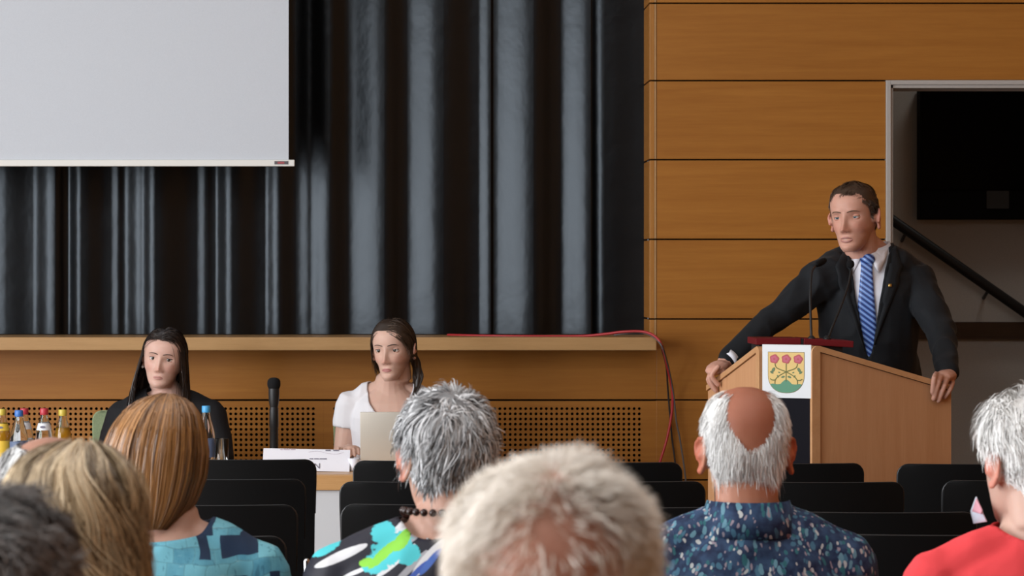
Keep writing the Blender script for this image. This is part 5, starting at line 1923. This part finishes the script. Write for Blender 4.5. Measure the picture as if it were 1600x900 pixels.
c = t.mix(t.math('GREATER_THAN', nzB, .62), (.008, .008, .018), (.012, .012, .03))
W1, W2_ = (.62, .62, .64), (.34, .34, .37)
for a in ((532, 872, 46, 7, 24, .1, W1), (640, 816, 34, 7, 38, .1, W1), (662, 826, 40, 6, 42, .12, W2_), (690, 818, 34, 8, 46, .1, W1), (618, 876, 40, 5, 40, .1, W1), (640, 886, 40, 5, 44, .1, W2_),
          (668, 872, 38, 8, 48, .1, W1), (720, 850, 50, 8, 50, .1, W1), (650, 892, 26, 4, 44, .1, (.04, .09, .38)), (672, 876, 26, 5, 50, .1, (.05, .12, .42)), (560, 893, 30, 3, 25, .1, W1), (742, 820, 30, 8, 60, .1, W2_)):
    c = t.mix(blob(*a[:6]), c, a[6])
TQ, GN = (.06, .50, .55), (.22, .56, .05)
for a in ((598, 836, 19, 17, 30, .5, TQ), (612, 858, 34, 22, 30, .55, TQ), (586, 882, 22, 13, 10, .5, TQ), (640, 866, 18, 14, 30, .5, TQ), (600, 866, 34, 7, 42, .3, GN), (628, 846, 20, 9, 50, .35, GN), (572, 880, 12, 6, 20, .3, GN), (508, 862, 26, 8, 28, .35, TQ), (530, 846, 9, 4, 25, .2, GN), (702, 805, 10, 6, 0, .4, TQ)):
    c = t.mix(blob(*a[:6]), c, a[6])
t.color(c)
b2.garment('blouse', M_BOLD, .014, .8, cut=neck_cut(b2, .076, .015), wr=.004, voxel=.007, thick=.003)
M_BEAD = mat('dark_bead', (.03, .012, .01), .2)
for i in range(26):
    a = 2 * math.pi * i / 26
    z = b2.zs + .070 - .03 * max(0, math.cos(a))
    bm = bmesh.new(); bmesh.ops.create_icosphere(bm, subdivisions=2, radius=.0072, matrix=Matrix.Translation((.069 * math.sin(a), b2.lean - .012 + .071 * math.cos(a), z)))
    obj('bead', bm, M_BEAD, b2.root, smooth=True)
b2.legs(M_TROUS, M_SHOE); seat_for(b2, 'black chair the grey-haired woman sits on')

# woman with a copper bob, turquoise blouse
d = 5.3
b3 = Person('woman with a smooth copper bob in a turquoise patterned blouse', (XX(262, d), d - .03, 0), 0.0, P(240, 716, d), (8, -4, 4), .98, False, sw=.165, zs=.950, zh=.565, lean=.02, skin_m=S_OLD, voxel=.005)
b3.make_body(ear=(0, 0))
env_hair('hair', b3.Mh, b3.L, b3.root, H_COPPER, 7500, [(-.132, .034, .0, -.095), (-.112, .058, .03, -.100), (-.078, .083, .06, -.105), (-.03, .098, .06, -.112), (.0165, .098, .06, -.118), (.052, .089, .07, -.116), (.085, .073, .07, -.100), (.106, .053, .055, -.072), (.117, .033, .035, -.043), (.1225, .008, .012, -.012)],
         .35, 2 * math.pi - .35, 21, K=18, hairline=lambda q: ~((q[..., 1] > .045) & (q[..., 2] < .055)).any(1), width=.0018, pole=(.018, -.012), layer=(.86, 1.0), end_jit=.010, drift=.05, cap_shade=.18, start_pow=2.2,
         zend=lambda ph: -.13 + .045 * np.clip(np.cos(ph) + .2, 0, 1))
M_TURQ = mat('turquoise_patchwork', (.06, .3, .4), .7, .3)
t = NT(M_TURQ); vv = t.coord((1, 1, 1)); wn = t.noise(vv, 9, 2, out='Color')
wv_ = t.n('ShaderNodeVectorMath', operation='MULTIPLY_ADD'); t.l(wn, wv_.inputs[0]); wv_.inputs[1].default_value = (.05, .05, .05); t.l(vv, wv_.inputs[2])
xz = t.n('ShaderNodeCombineXYZ'); o_ = t.sep(wv_.outputs[0]); t.l(o_[0], xz.inputs[0]); t.l(o_[2], xz.inputs[1])
bk = t.n('ShaderNodeTexBrick'); t.l(xz.outputs[0], bk.inputs['Vector']); bk.inputs['Scale'].default_value = 11; bk.inputs['Mortar Size'].default_value = .006; bk.inputs['Bias'].default_value = -.1; bk.offset = .31
bk.inputs['Brick Width'].default_value = .42; bk.inputs['Row Height'].default_value = .30
bk.inputs['Color1'].default_value = (.015, .15, .27, 1); bk.inputs['Color2'].default_value = (.20, .52, .62, 1); bk.inputs['Mortar'].default_value = (.02, .05, .08, 1)
c = t.mix(t.math('MULTIPLY', t.noise(t.coord((1, 1, .25)), 60, 4, .7), .75), bk.outputs['Color'], (.20, .52, .60))
st_ = t.ramp(t.noise(t.coord((1, 1, .12)), 110, 3, .6), [(.60, (0, 0, 0)), (.66, (1, 1, 1))])
s4 = t.n('ShaderNodeSeparateColor'); t.l(st_, s4.inputs[0])
c = t.mix(t.math('MULTIPLY', s4.outputs[0], .55), c, (.02, .09, .15))
st_ = t.ramp(t.noise(t.coord((.15, .15, 1), (4, 2, 1)), 90, 3, .6), [(.63, (0, 0, 0)), (.68, (1, 1, 1))])
s5 = t.n('ShaderNodeSeparateColor'); t.l(st_, s5.inputs[0])
c = t.mix(t.math('MULTIPLY', s5.outputs[0], .5), c, (.40, .62, .64))
bk2 = t.n('ShaderNodeTexBrick'); t.l(xz.outputs[0], bk2.inputs['Vector']); bk2.inputs['Scale'].default_value = 14; bk2.inputs['Brick Width'].default_value = .3; bk2.inputs['Row Height'].default_value = .5
bk2.inputs['Color1'].default_value = (0, 0, 0, 1); bk2.inputs['Color2'].default_value = (1, 1, 1, 1); bk2.inputs['Bias'].default_value = -.45; bk2.inputs['Mortar Size'].default_value = 0
s3 = t.n('ShaderNodeSeparateColor'); t.l(bk2.outputs['Color'], s3.inputs[0])
c = t.mix(t.math('GREATER_THAN', s3.outputs[0], .36), c, (.012, .03, .07))
t.color(c)
b3.garment('blouse', M_TURQ, .013, .8, cut=neck_cut(b3, .082, .0), wr=.003, voxel=.007, thick=.003)
b3.legs(M_TROUS, M_SHOE); seat_for(b3, 'black chair the woman with the copper bob sits on')

# woman with tousled blond hair
d = 3.62
b4 = Person('woman with loose wavy blond hair at the left edge', (XX(112, d), d - .03, 0), 0.0, P(106, 832, d), (12, -3, 5), .97, False, sw=.165, zs=.935, zh=.565, lean=.02, skin_m=S_OLD, voxel=.006)
b4.make_body(ear=(0, 0))
env_hair('hair', b4.Mh, b4.L, b4.root, H_BLOND, 10000, [(-.24, .080, .06, -.105), (-.16, .100, .06, -.115), (-.09, .102, .06, -.120), (-.04, .098, .07, -.122), (.01, .090, .07, -.122), (.05, .084, .07, -.115), (.082, .070, .07, -.098), (.100, .052, .05, -.070), (.112, .030, .03, -.040), (.1175, .008, .012, -.012)],
         .35, 2 * math.pi - .35, 33, hairline=lambda q: ~((q[..., 1] > .055) & (q[..., 2] < .055)).any(1), K=26, width=.0013, pole=(.010, .0), layer=(.76, 1.12), end_jit=.03, drift=.42, wave=.30, wavef=34, flick=.10, cap_shade=.12, start_pow=1.0, shade=lambda path, lr, rs: np.clip(.50 + .20 * rs.normal(size=len(path)) + .30 * lr, 0, 1), twist=lambda z: -1.5 * np.clip((.08 - z) / .3, 0, 1))
b4.garment('top', M_BEIGE, .013, .8, cut=neck_cut(b4, .080, .0), wr=.004, voxel=.008, thick=.003)
b4.legs(M_TROUS, M_SHOE); seat_for(b4, 'black chair the blond woman sits on')

# man with a grey fringe, mostly hidden behind the blond hair
d = 4.46
b5 = Person('bald man with grey side hair behind the blond woman', (XX(74, d), d - .03, 0), 0.0, P(78, 797, d), (-5, 4, 6), 1.0, True, sw=.175, zs=.90, zh=.56, lean=.03, skin_m=S_BROWN, voxel=.006)
b5.make_body()
short_hair('hair', b5.head, b5.Mh, b5.L, b5.root, H_SILVER, 5000, lambda phi, z: head_mask(.2, side_z=-.01, nape=-.085)(phi, z) * (z < .098) * ((np.sin(phi) < -.50) | (z < .03)), .055, .4, lambda p: np.stack([p[:, 0] * 4, -.5 + 0 * p[:, 0], -.9 + 0 * p[:, 0]], 1), 14, .0018, .02, .3, cap=.006, cap_shade=.3, maxoff=.02)
b5.garment('shirt', M_GREYSHIRT, .014, .8, cut=neck_cut(b5, .080, .01), wr=.004, voxel=.009, thick=.003)
b5.legs(M_TROUS, M_SHOE); seat_for(b5, 'black chair the man behind the blond woman sits on')

# woman with white hair, coral top
d = 5.3
b6 = Person('woman with short white hair and a coral red top at the right edge', (XX(1622, d), d - .03, 0), R(10), P(1609, 722, d), (19, -3, 0), 1.02, False, neck_r=.060, sw=.195, zs=.935, zh=.565, lean=.02, k=1.1, skin_m=S_PALE, voxel=.005)
b6.make_body(ear_size=.95, flare=8, ear_t=.9)
short_hair('hair', b6.head, b6.Mh, b6.L, b6.root, H_WHITE, 15000, lambda phi, z: np.maximum(head_mask(.07, side_z=-.03, nape=-.082)(phi, z), (np.abs(np.abs(((phi + np.pi) % (2 * np.pi)) - np.pi) - 1.9) < .35) & (z > -.035 + .02 * (np.cos(phi) > -.2))), lambda p: np.where((np.abs(p[:, 0]) > .058) & (p[:, 2] < .04), .014, np.clip(.026 + .024 * (p[:, 2] + .06) / .12, .014, .05)), lambda p: .26 + .3 * np.clip((p[:, 2] - .05) / .06, 0, 1), lambda p: np.stack([p[:, 0] * 4, -.9 + 0 * p[:, 0], -.7 + 0 * p[:, 0]], 1), 16, .0012, .035, .25, K=8, qamp=.8, cap=.003,
           cap_shade=.75, zmin=-.085, curl=.30, maxoff=.026, shade=lambda p, q, rs: np.clip(.72 + .2 * rs.normal(size=len(p)) + q[:, 1] * .4, 0, 1))
b6.garment('top', M_CORAL, .014, .7, cut=neck_cut(b6, .088, .0), wr=.003, voxel=.006, thick=.004)
b6.legs(M_TROUS, M_SHOE); seat_for(b6, 'black chair the white-haired woman sits on')
M_MASK = mat('pale_blue_mask', (.62, .66, .76), .8); M_MASKP = mat('pink_mask_fold', (.62, .30, .36), .8)
def mask_piece(name, pts, m):
    bm = bmesh.new(); vs = [bm.verts.new(P(*p) - Vector(b6.L)) for p in pts]
    bm.faces.new(vs); bmesh.ops.subdivide_edges(bm, edges=bm.edges, cuts=3, use_grid_fill=True)
    o = obj(name, bm, m, b6.root, smooth=True); o.modifiers.new('t', 'SOLIDIFY').thickness = .002
    return o
mp_ = mask_piece('face_mask', [(1524.5, 776, 5.36), (1516, 799, 5.38), (1521, 818, 5.34), (1541, 815, 5.30), (1533, 798, 5.29)], M_MASK)
mask_piece('mask_fold', [(1525, 779, 5.33), (1518.5, 799, 5.35), (1532, 803, 5.285), (1534, 797, 5.285)], M_MASKP)

# man in front with cropped cream hair
d = 2.25
b7 = Person('man with cropped cream-white hair and pink scalp, blurred in the front', (XX(862, d), d - .03, 0), 0.0, P(861, 948, d), (2, 7, 0), 1.0, True, sw=.185, zs=.995, zh=.57, lean=.02, skin_m=S_OLD, voxel=.0055, neck_r=.062)
b7.make_body(tints=lambda p, bl: bl(g(p[:, 0] - .0, .06) * g(p[:, 2] - .05, .06) * (p[:, 1] < .02) * .6, (1.0, .70, .62)), ear_size=1.0)


def thin(phi, z):
    a = np.abs(((phi + np.pi) % (2 * np.pi)) - np.pi); x = .075 * np.sin(phi)
    q = (x / .056) ** 2 + ((z - .045) / .052) ** 2
    return head_mask(.06, side_z=-.02, nape=-.085)(phi, z) * np.where((a > 1.2), np.clip(.07 + .93 * np.clip((q - .6) / .9, 0, 1), 0, 1), 1)


short_hair('hair', b7.head, b7.Mh, b7.L, b7.root, H_FUZZ, 22000, thin, lambda p: .013 + .009 * np.clip((p[:, 2] - .05) / .05, 0, 1), lambda p: 1.0 + .0 * p[:, 0], from_crown((.0, -.03, .10), -.4), 17, .0009, .05, .05, K=5, zmin=-.085, curl=.0, maxoff=.022, shade=lambda p, q, rs: np.clip(.6 + .2 * rs.normal(size=len(p)), 0, 1))
b7.garment('jumper', M_DARKTOP, .014, .9, cut=neck_cut(b7, .080, .01), wr=.004, voxel=.010, thick=.003)
b7.legs(M_TROUS, M_SHOE); seat_for(b7, 'black chair the man with cream-white hair sits on')

# dark-haired man in the lower left corner
d = 2.65
b8 = Person('man with short dark greying hair in the lower left corner', (XX(-34, d), d - .03, 0), 0.0, P(-22, 958, d), (5, -2, 3), 1.0, True, sw=.180, zs=.99, zh=.57, lean=.02, skin_m=S_OLD, voxel=.0055)
b8.make_body()
short_hair('hair', b8.head, b8.Mh, b8.L, b8.root, H_BLACKGREY, 15000, head_mask(.065, side_z=-.02, nape=-.08), lambda p: .030 + .0 * p[:, 0], .55, from_crown((-.02, -.04, .10), -.6), 18, .0013, .022, .25, K=6, cap=.003, cap_shade=.1, zmin=-.08, curl=.45, maxoff=.02)
b8.garment('jumper', M_DARKTOP, .014, .9, cut=neck_cut(b8, .080, .01), wr=.004, voxel=.010, thick=.003)
b8.legs(M_TROUS, M_SHOE); seat_for(b8, 'black chair the dark-haired man sits on')
